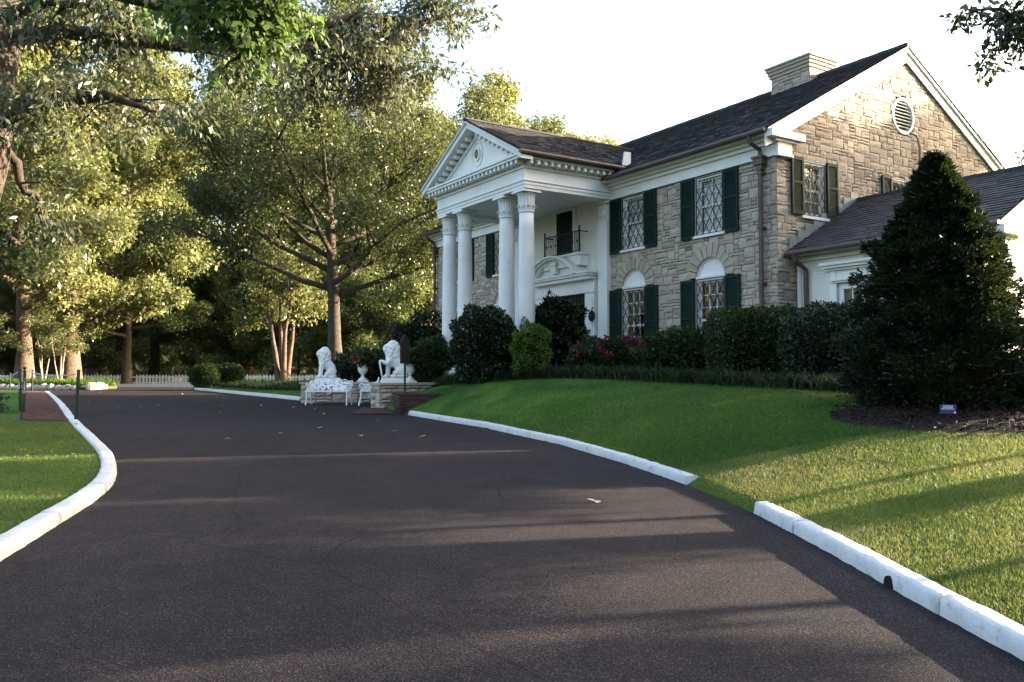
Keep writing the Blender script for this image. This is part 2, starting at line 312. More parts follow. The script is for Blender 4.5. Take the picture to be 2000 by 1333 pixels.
# ------------------------------------------------------------------ the lie of the land
def D(Y):
    Y = np.asarray(Y, float)
    return np.where(Y <= 22, 0.027*np.maximum(Y, -25), 0.594+0.21*(1-np.exp(-np.maximum(Y-22, 0)/7.8)))
_ys = np.arange(-31, 62, 0.1)
def _edge(tab, win=15):
    t = np.array(tab); x = np.interp(_ys, t[:, 0], t[:, 1]); k = np.ones(win)/win
    xp = np.pad(x, win//2, mode='edge'); return np.convolve(xp, k, 'valid')[:len(_ys)]
_xr = _edge([(-31, 6.5), (-8, 3.4), (0, 2.85), (2, 2.76), (4.36, 2.66), (5.69, 2.57), (7, 2.52), (8.35, 2.42), (10.26, 2.1), (12.4, 1.55), (14.6, 0.85), (17.9, -0.6), (21.7, -2.78), (22.6, -3.1), (24.4, -3.9), (27.3, -3.8), (27.6, -6.95), (29.1, -7.35), (35.3, -11.2), (45.5, -17.2), (52, -19.5), (62, -21)], 5)
_xl = _edge([(-31, -5), (0, -3.1), (4, -3.4), (6.38, -3.89), (7.58, -4.16), (9.16, -4.47), (10.88, -5.05), (13.04, -6.19), (15.3, -7.57), (19.25, -9.96), (25, -13.3), (36.6, -20.1), (40, -22.2), (62, -36)], 21)
def xr(Y): return np.interp(Y, _ys, _xr)
def xl(Y): return np.interp(Y, _ys, _xl)
def rise(d, Y):
    W = np.interp(Y, [0, 12, 18, 23, 28, 34], [6.0, 5.2, 4.4, 3.0, 3.6, 4.0])
    top = np.interp(Y, [0, 9, 13, 20, 23, 26, 31, 37], [0.5, 0.56, 0.84, 0.93, 0.88, 0.6, 0.55, 0.36])
    return 0.06*np.clip(d/0.16, -.2, 1)+top*np.sin(0.5*math.pi*np.clip(d/W, 0, 1))
def zr(X, Y): return D(Y)+rise(np.maximum(X-xr(Y), 0), Y)
def zl(X, Y): return D(Y)+0.07+0.02*np.clip(xl(Y)-X, 0, 12)
def gz(X, Y):
    X = float(X); Y = float(Y)
    if X > xr(Y): return float(zr(X, Y))
    if X < xl(Y) and Y < 39: return float(zl(X, Y))
    return float(D(Y))
def sheet(name, rows, zf, mat, kind='structure', noise=0.0):
    """rows: list of (Y, list of X)"""
    k = len(rows[0][1]); vs = []
    for Y, xs in rows:
        vs += [(x, Y, float(zf(x, Y))) for x in xs]
    fs = np.array([(i*k+j, i*k+j+1, (i+1)*k+j+1, (i+1)*k+j) for i in range(len(rows)-1) for j in range(k-1)])
    o = link(name, npmesh(name, np.array(vs), fs, mat, smooth=True)); o['kind'] = kind; return o
yy = np.concatenate([np.arange(-30, 30, 0.5), np.arange(30, 40.01, 1.0)])
sheet('driveway', [(y, list(np.linspace(xl(y)-0.02, xr(y)+0.02, 9))) for y in yy], lambda x, y: D(y), ASPHALT)
sheet('turning_area', [(y, list(np.linspace(-62, xr(y)+0.02, 12))) for y in np.arange(40.01, 55.6, 1.5)], lambda x, y: D(y)+0.004, ASPHALT)
dl = np.concatenate([[0.0, .08, .16], np.linspace(0.3, 8, 40), [10, 14, 20, 30, 50]])
yy = np.concatenate([np.arange(-30, 34, 0.4), np.arange(34, 60, 1.0)])
sheet('lawn', [(y, [xr(y)+d for d in dl]) for y in yy], zr, TURF)
dl2 = np.array([0.02, 0.3, 0.8, 1.5, 2.5, 4, 6, 9, 13, 20, 34])
sheet('verge', [(y, [xl(y)-d for d in dl2[::-1]]) for y in np.arange(-30, 39.6, 0.5)], zl, TURF)
gx = np.concatenate([np.linspace(-900, -70, 12), np.linspace(-60, 60, 31), np.linspace(70, 900, 12)])
gy = np.concatenate([np.linspace(-200, -32, 6), np.linspace(-30, 110, 48), np.linspace(120, 1500, 14)])
sheet('ground', [(y, list(gx)) for y in gy], lambda x, y: D(y)-0.06, SOIL)

# kerbs: painted concrete lengths with open joints
def kerb(y0, y1, edge, side, width, height, seg, seed):
    root = empty('kerb', (0, 0, 0), kind='structure'); rng = np.random.default_rng(seed)
    y = y0
    while y < y1-0.3:
        # step so that each length is seg metres along the curve
        dy = seg/math.sqrt(1+((float(edge(y+0.5))-float(edge(y)))/0.5)**2); y2 = min(y+dy, y1)
        n = max(8, int(seg/0.09)); ys = np.linspace(y+0.006, y2-0.006, n); xs = edge(ys)
        prof = [(-0.004, -0.06), (0.0, 0.35), (0.008, 0.82), (0.028, 0.97), (0.06, 1.0), (width*0.75, 1.01), (width-0.02, 0.97), (width, 0.8), (width+0.006, -0.2)]
        vs = []
        for i in range(n):
            a = max(i-1, 0); b = min(i+1, n-1); t = Vector((xs[b]-xs[a], ys[b]-ys[a], 0)).normalized()
            nx = Vector((t.y, -t.x, 0))*side; w = 0.004*math.sin(ys[i]*2.1+seed)
            for q, (o, h) in enumerate(prof):
                j1 = rng.normal()*0.0035; j2 = rng.normal()*0.003 if q > 0 else 0
                vs.append((xs[i]+nx.x*(o+j1+w), ys[i]+nx.y*(o+j1+w), float(D(ys[i]))+h*height+j2))
        k = len(prof); fs = [(i*k+j, i*k+j+1, (i+1)*k+j+1, (i+1)*k+j) for i in range(n-1) for j in range(k-1)]
        me = bpy.data.meshes.new('kerb_length'); me.from_pydata(vs, [], fs+[tuple(range(k)), tuple(range((n-1)*k, n*k))[::-1]]); me.materials.append(KERBW)
        me.polygons.foreach_set('use_smooth', [True]*(len(fs))+[False]*2); me.update()
        link('kerb_length', me, root); y = y2
    return root
kerb(-4, 8.42, xr, 1, 0.17, 0.115, 2.3, 1)
kerb(10.18, 21.45, xr, 1, 0.17, 0.11, 3.4, 2)
kerb(1.0, 37.5, xl, -1, 0.19, 0.11, 1.75, 3)
kerb(29.0, 46, xr, 1, 0.18, 0.12, 3.0, 4)
b = MB(); yy_ = 5.78
tx = float(xr(yy_)); pts = [(yy_-0.06+0.12*i/8, 0) for i in range(1)]
arc = [(yy_+0.055*math.cos(a), float(D(yy_))+0.004+0.075*math.sin(a)) for a in np.linspace(0, math.pi, 9)]
vs = [(float(xr(p))-0.012, p, z) for p, z in arc]+[(float(xr(p))+0.05, p, z) for p, z in arc]
b.add(vs, [tuple(range(9)), tuple(range(17, 8, -1))]+[(i, i+1, 10+i, 9+i) for i in range(8)])  # solid black shape, proud of the kerb, stands for a hole's shade
tag(b.build('drain_shade_disc', HOLE), 'black half-disc standing for the shade of a drain hole in the white kerb beside the lawn', 'drain')
# back kerb along the far side of the turning area
bk = MB(); xs_ = np.linspace(-60, -19.6, 60)
rk = empty('kerb', kind='structure')
for i in range(12):
    m_ = MB(); x0 = -60+i*3.36; m_.box(x0, x0+3.34, 55.6, 55.85, 0.7, float(D(55))+0.2+0.01*(i % 3)); m_.build('kerb_length', KERBW, rk)

# ------------------------------------------------------------------ the stone house
HX, HY, HA = 6.10, 19.2, R(-57.34)
house = empty('mansion', (HX, HY, 0), HA, 'two-storey tan stone mansion with white columned portico, green shutters and dark shingled roof', 'house')
cH, sH = math.cos(HA), math.sin(HA)
def hw(x, y, z=0.0): return (HX+cH*x-sH*y, HY+sH*x+cH*y, z)      # house to world
F = lambda a, b, n: (a, -n, b)          # front wall: a along, b up, n outwards
G = lambda a, b, n: (n, a, b)           # gable wall
P = lambda a, b, n: (a, -2.8-n, b)      # front plane of the portico columns
XL, DEP = -16.9, 10.2                   # left end, depth
EZ, RZ = 7.22, 10.29                    # eave and ridge
UPW = [-2.07, -4.96, -11.94, -14.83]
LOWW = UPW
def rake(y): return EZ+(RZ-EZ)*(1-np.abs(np.asarray(y)-5.1)/5.55)

def pack(a0, a1, b0, b1, cell, inside, rng):
    na = int(round((a1-a0)/cell)); nb = int(round((b1-b0)/cell)); ca = (a1-a0)/na; cb = (b1-b0)/nb
    A, B = np.meshgrid(a0+(np.arange(na)+0.5)*ca, b0+(np.arange(nb)+0.5)*cb, indexing='ij')
    free = inside(A, B); cells = free.copy(); out = []
    for j in range(nb):
        i = 0
        while i < na:
            if not free[i, j]: i += 1; continue
            h = int(rng.choice([1, 2, 2, 3, 3], p=[0.40, 0.22, 0.2, 0.12, 0.06])); w = int(rng.integers(2, 7)) if h < 3 else int(rng.integers(3, 6))
            ww = 0
            while ww < w and i+ww < na and free[i+ww, j]: ww += 1
            if i+ww < na and free[min(i+ww, na-1), j] and (i+ww+1 >= na or not free[i+ww+1, j]): ww += 1
            hh = 1
            while hh < h and j+hh < nb and free[i:i+ww, j+hh].all(): hh += 1
            free[i:i+ww, j:j+hh] = False
            out.append((a0+i*ca, a0+(i+ww)*ca, b0+j*cb, b0+(j+hh)*cb)); i += ww
    return out, cells, ca, cb
def stone_mb(f, a0, a1, b0, b1, rng, j=0.008, bulge=0.025, poly=None):
    m = MB(f); m.tint = float(np.clip(rng.normal(0.5, 0.22), 0, 1))
    a0 += j*rng.uniform(.6, 1.3); a1 -= j*rng.uniform(.6, 1.3); b0 += j*rng.uniform(.6, 1.3); b1 -= j*rng.uniform(.6, 1.3)
    u = [0, 0.22+0.12*rng.random(), 0.66+0.12*rng.random(), 1]; v = [0, 0.3+0.3*rng.random(), 1]; vs = []
    base = rng.uniform(0, 0.012)
    for q, tv in enumerate(v):
        for p_, tu in enumerate(u):
            edge = p_ in (0, 3) or q in (0, 2)
            n = base+(rng.uniform(0.0, 0.012) if edge else rng.uniform(0.3, 1.2)*bulge)
            vs.append((a0+(a1-a0)*tu+(0 if edge else rng.normal()*0.01), b0+(b1-b0)*tv+rng.normal()*0.003, n))
    fs = [(q*4+p_, q*4+p_+1, (q+1)*4+p_+1, (q+1)*4+p_) for q in range(2) for p_ in range(3)]
    ring = [0, 1, 2, 3, 7, 11, 10, 9, 8, 4]; o = len(vs)
    vs += [(vs[i][0], vs[i][1], -0.05) for i in ring]
    fs += [(ring[i], o+i, o+(i+1) % 10, ring[(i+1) % 10]) for i in range(10)]
    m.add(vs, fs); return m
def wall_of_stone(wname, f, a0, a1, b0, b1, inside, rng):
    rects, cells, ca, cb = pack(a0, a1, b0, b1, 0.082, inside, rng)
    m = MB(f)
    for j in range(cells.shape[1]):          # mortar bed with the openings left out
        i = 0
        while i < cells.shape[0]:
            if not cells[i, j]: i += 1; continue
            k = i
            while k < cells.shape[0] and cells[k, j]: k += 1
            m.add([(a0+i*ca, b0+j*cb, -0.022), (a0+k*ca, b0+j*cb, -0.022), (a0+k*ca, b0+(j+1)*cb, -0.022), (a0+i*ca, b0+(j+1)*cb, -0.022)], [(0, 1, 2, 3)]); i = k
    w = m.build(wname, MORTAR, house)
    return w, [(f, r, w) for r in rects]
rng = np.random.default_rng(11)
def in_front(A, B):
    ok = ((A > -5.98) | (A < -10.92))
    for c in UPW: ok &= ~((np.abs(A-c) < 0.50) & (B > 5.12))
    for c in LOWW:
        ok &= ~((np.abs(A-c) < 0.52) & (B < 4.06))
        ok &= ~(((A-c)**2+(B-4.06)**2 < 0.75**2) & (B >= 4.0))
    return ok
GW = [1.30, 4.80]
def in_gable(A, B):
    ok = B < rake(A)-0.28
    for c in GW: ok &= ~((np.abs(A-c) < 0.44) & (B > 5.33) & (B < 6.72))
    ok &= ~((A-5.0)**2+(B-8.42)**2 < 0.52**2)
    ok &= ~((A > 0.8) & (B < 4.3+0.58*(A-0.3)-0.25) & (A < 3.0)) & ~((A >= 3.0) & (A < 5.6) & (B < 5.6))
    return ok
fw, st1 = wall_of_stone('front_wall', F, -5.98, 0.0, 1.2, 6.7, in_front, rng)
fw2, st1b = wall_of_stone('front_wall', F, -16.9, -10.92, 1.2, 6.7, in_front, rng); st1 += st1b
gw, st2 = wall_of_stone('gable_wall', G, 0.0, 10.2, 1.2, 10.2, in_gable, rng)
stones = []
for f, (a0, a1, b0, b1), w in st1+st2:
    c = f((a0+a1)/2, (b0+b1)/2, 0); p = hw(*c); dist2 = p[0]**2+p[1]**2+p[2]**2
    nx = Vector((-0.842, -0.54)) if f is F else Vector((0.54, -0.842)); vis = max(0.02, -(nx.x*p[0]+nx.y*p[1])/math.sqrt(dist2))
    if p[0]/p[1] > 0.62 or (f is F and c[0] < -10): vis *= 0.05
    if p[2] < 2.6: vis *= 0.3
    stones.append(((a1-a0)*(b1-b0)*vis/dist2, f, (a0, a1, b0, b1), w))
stones.sort(key=lambda s: -s[0])
rest = {}
for i, (sc_, f, (a0, a1, b0, b1), w) in enumerate(stones):
    m = stone_mb(f, a0, a1, b0, b1, rng)
    if i < 270: m.build('stone', STONE, w, off=tuple(f((a0+a1)/2, (b0+b1)/2, 0)))
    else:
        r = rest.setdefault(w.name, (MB(), w))[0]; o = len(r.v); r.v += m.v; r.t += m.t; r.f += [tuple(k+o for k in q) for q in m.f]
for m, w in rest.values(): m.build('stonework', STONE, w)['kind'] = 'stuff'
# voussoirs round the arches
for ci, c in enumerate(LOWW):
    n = 11; join = MB()
    for k in range(n):
        t0 = math.pi*k/n+0.018; t1 = math.pi*(k+1)/n-0.018; ro = 0.80+rng.uniform(-.05, .06); m = MB(F); m.tint = float(rng.uniform(.25, .75))
        ang = np.linspace(t0, t1, 4)
        nn = 0.03
        o_ = [(c+ro*math.cos(t), 4.06+ro*math.sin(t)) for t in ang]; i_ = [(c+0.495*math.cos(t), 4.06+0.495*math.sin(t)) for t in ang]
        m.strip(o_, i_, -0.06, nn)
        mid = (t0+t1)/2; bu = rng.uniform(.03, .07)
        for q in range(len(m.v)):
            if m.v[q][1] < -0.0: m.v[q] = (m.v[q][0], m.v[q][1]-rng.uniform(0, .03), m.v[q][2])
        if ci < 2: m.build('stone', STONE, (fw if ci < 2 else fw2), off=F(c+.65*math.cos(mid), 4.06+.65*math.sin(mid), 0))
        else:
            o = len(join.v); join.v += m.v; join.t += m.t; join.f += [tuple(i+o for i in q) for q in m.f]
    if ci >= 2: join.build('stonework', STONE, fw2)['kind'] = 'stuff'
    back = MB(F); ang = np.linspace(0, math.pi, 17)
    back.strip([(c+.80*math.cos(t), 4.06+.80*math.sin(t)) for t in ang], [(c+.49*math.cos(t), 4.06+.49*math.sin(t)) for t in ang], -0.12, -0.024); back.build('arch_bed', MORTAR, fw)
# other walls, plinth and inner floor (hollow house, dark rooms behind the glass)
m = MB(); m.box(XL, -0.05, DEP-0.3, DEP-0.01, 1, 7.1); m.box(XL, XL+0.3, 0.1, DEP-0.3, 1, 7.1); m.box(XL+0.3, -0.3, 0.4, DEP-0.3, 4.45, 4.6); m.box(XL+.3, -.3, .4, DEP-.3, 1.4, 1.6)
m.box(XL+.3, -.3, 2.6, 2.7, 1.6, 4.45); m.box(XL+.3, -.3, 2.6, 2.7, 4.6, 7.0); m.box(-0.32, -0.2, 5.6, 9.8, 1.6, 7.0); m.box(XL, -.02, .25, DEP-.3, 7.02, 7.1)
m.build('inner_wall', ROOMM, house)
m = MB(); m.prism([(0.0, 7.0), (DEP, 7.0), (5.1, RZ-0.25)], 0, 0.2); m.v = [(XL+0.02+n, a, b_) for a, b_, n in m.v]; m.build('far_gable', MORTAR, house)

# roofs
def shingles(o, u, v, nr, W, Lh, expo, wmin, wmax, rng, clip=None):
    """courses of lapped shingles; o corner at eave, u along eave, v up the slope; returns list of (score point, MB)"""
    o = Vector(o); u = Vector(u); v = Vector(v); nr = Vector(nr); out = []; k = 0; s = 0.0
    while s < Lh:
        x = -rng.uniform(0, wmax)
        while x < W:
            w = rng.uniform(wmin, wmax); x0 = max(x, 0)+0.003; x1 = min(x+w, W)-0.003
            if x1-x0 > 0.03 and (clip is None or clip((x0+x1)/2, s+expo/2)):
                h = rng.uniform(0.016, 0.03); e = s+rng.uniform(-.008, .008); t = min(s+expo*1.12, Lh+.01)
                p = [o+u*x0+v*e+nr*h, o+u*x1+v*e+nr*h, o+u*x1+v*t+nr*0.004, o+u*x0+v*t+nr*0.004, o+u*x0+v*e-nr*0.004, o+u*x1+v*e-nr*0.004]
                out.append((p, float(np.clip(rng.normal(0.5, 0.2), 0, 1)), w*expo))
            x += w
        s += expo
    return out
SF = [(0, 1, 2, 3), (4, 5, 1, 0)]
def join_sh(lst, name, parent, mat=None):
    m = MB()
    for p, t, _ in lst: m.tint = t; m.add([tuple(q) for q in p], SF)
    o = m.build(name, mat or SHINGLE, parent); o['kind'] = 'stuff'; return o
sl = math.sqrt(5.55**2+(RZ-EZ)**2); vy, vz = 5.55/sl, (RZ-EZ)/sl
m = MB()   # roof boards under the shingles
m.add([(XL-.3, -.45, EZ-.06), (.16, -.45, EZ-.06), (.16, 5.1, RZ-.06), (XL-.3, 5.1, RZ-.06), (XL-.3, -.45, EZ), (.16, -.45, EZ), (.16, 5.1, RZ), (XL-.3, 5.1, RZ)], [(3,2,1,0),(4,5,6,7),(0,1,5,4),(1,2,6,5),(2,3,7,6),(3,0,4,7)])
m.add([(XL-.3, 10.65, EZ-.06), (.16, 10.65, EZ-.06), (.16, 5.1, RZ-.06), (XL-.3, 5.1, RZ-.06), (XL-.3, 10.65, EZ), (.16, 10.65, EZ), (.16, 5.1, RZ+.002), (XL-.3, 5.1, RZ+.002)], [(0,1,2,3),(7,6,5,4),(4,5,1,0),(5,6,2,1),(6,7,3,2),(7,4,0,3)])
roof = m.build('roof', SHINGLE, house)
join_sh(shingles((XL-.3, -.48, EZ), (1, 0, 0), (0, vy, vz), (0, -vz, vy), 17.36, sl, 0.135, 0.14, 0.30, rng), 'shingles', roof)
m = MB()
for i in range(58): m.tint = float(rng.uniform(.3, .7)); m.box(XL-.3+.3*i, XL-.3+.3*i+.29, 4.97, 5.23, RZ-.04, RZ+.045+.006*(i % 2))
m.build('ridge_caps', SHINGLE, roof)['kind'] = 'stuff'
# gable trim
m = MB(G)
for s in (-1, 1):
    for (d0, d1, n0, n1) in ((-0.42, -0.12, 0.05, 0.085), (-0.16, -0.02, 0.05, 0.135), (-0.05, 0.0, .05, .165)):
        ya, yb = (-0.45, 5.1) if s < 0 else (10.65, 5.1)
        za, zb = float(EZ), float(RZ)
        pl = [(ya, za+d0), (yb, zb+d0), (yb, zb+d1-.01), (ya, za+d1-.01)]
        m.prism(pl if s < 0 else pl[::-1], n0, n1)
rk_ = m.build('rake_board', WHITE, house)
# cornice, frieze and gutter along the front (broken by the portico)
def along(m, a0, a1, f0=0.0):
    m.box(a0, a1, 6.67, 7.0, 0.0, 0.06); m.box(a0, a1, 6.66, 6.72, 0.06, 0.085); m.box(a0, a1, 6.93, 7.02, 0.06, 0.13); m.box(a0, a1, 7.02, 7.10, 0.0, 0.22); m.box(a0, a1, 7.10, 7.16, 0.0, 0.43)
for a0, a1 in ((-5.9, .06), (XL-.05, -11.0)): m = MB(F); along(m, a0, a1); m.build('cornice', WHITE, house)
m = MB(G); m.box(-.44, 0.72, 7.02, 7.19, 0.06, 0.27); m.box(-.2, .60, 6.96, 7.02, .06, .18); m.box(-.085, 0.40, 6.67, 6.96, 0.06, 0.13); m.box(-.1, .43, 6.64, 6.70, .06, .15); m.build('cornice_return', WHITE, house)
for a0, a1 in ((-5.6, 0.12), (XL-.32, -11.25)): m = MB(); m.tube([(a0, -.50, EZ-.045), (a1, -.50, EZ-.045)], .062, 8); m.build('gutter', BROWNM, house)
# downspouts
def downspout(x, zt, parent, zb=1.2):
    m = MB(F); m.box(x-.13, x+.13, 6.50, 6.66, .04, .24); m.box(x-.16, x+.16, 6.65, 6.70, .02, .27); m.box(x-.09, x+.09, 6.38, 6.50, .06, .2)
    h = m.build('rain_head', BROWNM, parent)
    m = MB(); m.tube([(x, -.50, EZ-.09), (x, -.47, 6.98), (x, -.14, 6.86), (x, -.13, 6.66)], .05, 8); m.tube([(x, -.13, 6.4), (x, -.13, zb)], .055, 10)
    d = m.build('downspout', BROWNM, parent, smooth=False)
    m = MB(F)
    for z in (6.28, 5.0, 3.7, 2.4): m.box(x-.075, x+.075, z, z+.05, .0, .19)
    m.build('pipe_band', BROWNM, d)
downspout(-0.36, 7.1, house); downspout(XL+.1, 7.1, house)
# chimney
m = MB(); m.box(-3.98, -2.62, 4.62, 5.62, 9.4, 10.50); ch = m.build('chimney', MORTAR, roof)
chs = []
for fr, a0, a1 in ((lambda a, b, n: (a, 4.62-n, b), -3.98, -2.62), (lambda a, b, n: (-2.62+n, a, b), 4.62, 5.62)):
    rects, *_ = pack(a0, a1, 9.5, 10.5, 0.1, lambda A, B: A == A, rng)
    for r in rects: chs.append(stone_mb(fr, *r, rng, bulge=.03))
m = MB()
for q in chs: o = len(m.v); m.v += q.v; m.t += q.t; m.f += [tuple(i+o for i in f_) for f_ in q.f]
m.build('chimney_stones', STONE, roof)['kind'] = 'stuff'
m = MB(); m.tint = .42
for k, z in enumerate((10.50, 10.60, 10.70)):
    e = .01+.035*(k+1); m.box(-3.98-e, -2.62+e, 4.62-e, 5.62+e, z+.012, z+.1)
m.tint = .3; m.box(-4.13, -2.47, 4.47, 5.77, 10.80, 10.85); m.build('chimney_cap', STONE, roof)

# windows
BARM = {}
def pane_mesh(w, h):
    k = (round(w, 3), round(h, 3))
    if k not in BARM:
        m = MB(); m.add([(-w/2, 0, -h/2), (w/2, 0, -h/2), (w/2, 0, h/2), (-w/2, 0, h/2)], [(0, 1, 2, 3)]); BARM[k] = m.mesh('pane', GLASS)
    return BARM[k]
def window(f, a, b0, b1, w, cols, rows, grille=True, curtain=True, rot=0.0, parent=None, drape=False):
    parent = parent or house
    m = MB(f); t = .075; d0, d1 = -.2, .025
    m.box(a-w/2, a-w/2+t, b0, b1, d0, d1); m.box(a+w/2-t, a+w/2, b0, b1, d0, d1); m.box(a-w/2+t, a+w/2-t, b1-t, b1, d0, d1); m.box(a-w/2+t, a+w/2-t, b0, b0+.05, d0, d1)
    win = m.build('window', WHITE, parent)
    m = MB(f); m.box(a-w/2-.07, a+w/2+.07, b0-.07, b0-.004, -.15, .09); m.build('sill', WHITE, win)
    ia0, ia1, ib0, ib1 = a-w/2+t, a+w/2-t, b0+.05, b1-t; m = MB(f)
    m.box(ia0, ia0+.04, ib0, ib1, -.12, -.07); m.box(ia1-.04, ia1, ib0, ib1, -.12, -.07); m.box(ia0+.04, ia1-.04, ib0, ib0+.05, -.12, -.07); m.box(ia0+.04, ia1-.04, ib1-.045, ib1, -.12, -.07)
    pw = (ia1-ia0-.08)/cols; ph = (ib1-ib0-.095)/rows
    for i in range(1, cols): x = ia0+.04+i*pw; m.box(x-.011, x+.011, ib0+.05, ib1-.045, -.112, -.076)
    for j in range(1, rows):
        z = ib0+.05+j*ph; hw_ = .026 if j == rows//2 else .011; m.box(ia0+.04, ia1-.04, z-hw_, z+hw_, -.115, -.072)
    m.build('sash', WHITE, win)
    pm = pane_mesh(pw, ph)
    for i in range(cols):
        for j in range(rows):
            o = link('pane', pm, win, f(ia0+.04+(i+.5)*pw, ib0+.05+(j+.5)*ph, -.094)); o.rotation_euler = (random.gauss(0, .004), 0, rot+random.gauss(0, .006))
    if curtain:
        m = MB(f); n = 36; xs = np.linspace(a-w/2+.02, a+w/2-.02, n)
        if curtain == 'parted': segs = [(0, int(n*.36)), (int(n*.7), n-1)]
        else: segs = [(0, n-1)]
        for s0, s1 in segs:
            vs = []
            for i in range(s0, s1+1): q = -.165+.022*math.sin(i*1.7)+.01*math.sin(i*.6); vs += [(xs[i], b0, q), (xs[i], b1-.05, q)]
            m.add(vs, [(2*i, 2*i+2, 2*i+3, 2*i+1) for i in range(s1-s0)])
        m.build('curtain', DRAPE if drape else CURTAIN, win, smooth=True)
    if grille:
        m = MB(f); g0, g1, h0, h1 = ia0-.03, ia1+.03, b0+.02, b1-.03; n_ = .04; r_ = .0075
        for x in (g0, g1): m.bar((x, h0, n_), (x, h1, n_), .02)
        for z in (h0, h1): m.bar((g0, z, n_), (g1, z, n_), .02)
        sp = (g1-g0)/4.0; k = 1.75; top = h1-(.28 if h1-h0 < 2 else .05)
        for q in np.arange(-16, 21):
            for sg in (1, -1):
                x0 = g0+q*sp; pts = []
                za, zb = h0, top; xa = x0; xb = x0+sg*(zb-za)/k
                lo, hi = min(xa, xb), max(xa, xb)
                if hi < g0 or lo > g1: continue
                t0, t1 = 0.0, 1.0; dx = xb-xa
                for bound, sgn in ((g0, 1), (g1, -1)):
                    tt = (bound-xa)/dx
                    if (dx > 0) == (sgn > 0): t0 = max(t0, tt)
                    else: t1 = min(t1, tt)
                if t1-t0 > .02: m.bar((xa+dx*t0, za+(zb-za)*t0, n_), (xa+dx*t1, za+(zb-za)*t1, n_), r_*2)
        if top < h1-.1:
            for sg in (-1, 1):
                c0 = a+sg*.11; c1 = top+.13
                m.tube([(c0+.075*math.cos(t)*(1-t/16), c1+.085*math.sin(t)*(1-t/16), n_) for t in np.linspace(-1.6, 7, 22)], r_, 4)
            m.bar((g0, top, n_), (g1, top, n_), .013)
        m.build('security_grille', IRON, win)
    return win
def shutter(f, a0, a1, b0, b1, parent=None):
    parent = parent or house; m = MB(f); n0, n1 = .045, .09; s = .055
    m.box(a0, a0+s, b0, b1, n0, n1); m.box(a1-s, a1, b0, b1, n0, n1)
    for z0, z1 in ((b0, b0+.09), (b1-.075, b1), ((b0+b1)/2+.05, (b0+b1)/2+.11)): m.box(a0+s, a1-s, z0, z1, n0, n1)
    sh = m.build('shutter', SHUTTER, parent); m = MB(f); z = b0+.1
    while z < b1-.09:
        m.add([(a0+s, z, n0+.03), (a1-s, z, n0+.03), (a1-s, z+.042, n0+.006), (a0+s, z+.042, n0+.006), (a0+s, z+.006, n0+.036), (a1-s, z+.006, n0+.036), (a1-s, z+.048, n0+.012), (a0+s, z+.048, n0+.012)], [(3,2,1,0),(4,5,6,7),(0,1,5,4),(2,3,7,6)]); z += .042
    m.build('louvres', SHUTTER, sh)['kind'] = 'stuff'
    m = MB(f); m.box(a0+s*.4, a1-s*.4, b0+.02, b1-.02, .018, n0+.004); m.build('shutter_back', SHUTTER, sh)
    return sh
for i, c in enumerate(UPW):
    window(F, c, 5.14, 6.64, .98, 2, 4, curtain=True); shutter(F, c-.97, c-.51, 5.08, 6.64); shutter(F, c+.51, c+.97, 5.08, 6.64)
for i, c in enumerate(LOWW):
    window(F, c, 1.95, 4.05, 1.0, 3, 6, curtain=('parted' if i == 0 else False), drape=True); shutter(F, c-1.0, c-.53, 1.9, 4.03); shutter(F, c+.53, c+1.0, 1.9, 4.03)
    m = MB(F); ang = np.linspace(0, math.pi, 21); m.prism([(c+.49*math.cos(t), 4.07+.49*math.sin(t)) for t in ang], -.16, -.06)
    ar = m.build('arch_panel', WHITE, house)
    m = MB(F); m.strip([(c+.50*math.cos(t), 4.07+.50*math.sin(t)) for t in ang], [(c+.45*math.cos(t), 4.07+.45*math.sin(t)) for t in ang], -.06, -.02); m.box(c-.5, c+.5, 4.055, 4.10, -.06, .03); m.build('arch_bead', WHITE, ar)
for c in GW:
    window(G, c, 5.36, 6.68, .84, 2, 4, rot=math.pi/2); shutter(G, c-.85, c-.44, 5.36, 6.72); shutter(G, c+.44, c+.85, 5.36, 6.72)
# round louvred vent and the cables below it
ang = np.linspace(0, 2*math.pi, 33); m = MB(G)
m.strip([(5+.485*math.cos(t), 8.42+.485*math.sin(t)) for t in ang], [(5+.42*math.cos(t), 8.42+.42*math.sin(t)) for t in ang], -.12, .03); ve = m.build('round_vent', WHITE, house)
m = MB(G); m.prism([(5+.43*math.cos(t), 8.42+.43*math.sin(t)) for t in ang[:-1]], -.16, -.12); m.build('vent_back', HOLE, ve)
sl_ = None
for k in range(9):
    z = 8.42-.36+.09*k; hwid = math.sqrt(max(.01, .42**2-(z-8.42)**2)); m = MB(G)
    m.add([(5-hwid, z-.03, .0), (5+hwid, z-.03, .0), (5+hwid, z+.035, -.09), (5-hwid, z+.035, -.09), (5-hwid, z-.018, .012), (5+hwid, z-.018, .012), (5+hwid, z+.047, -.078), (5-hwid, z+.047, -.078)], [(3,2,1,0),(4,5,6,7),(0,1,5,4),(2,3,7,6)]); m.build('slat', WHITE, ve)
cab = empty('cable', hw(0, 0, 0)[:2]+(0,), HA, 'thin black cables hanging from the round vent down the stone gable', 'cable'); m = MB(G)
for k in range(3):
    o = .05*k; m.tube([(5.28+o*.5, 8.02, .03), (5.45+o, 7.95-.04*k, .10), (5.56+o*.8, 7.65, .09), (5.58+o*.6, 7.0, .07), (5.57+o*.6, 5.9, .06)], .011, 5)
m.build('wire', IRON, cab)

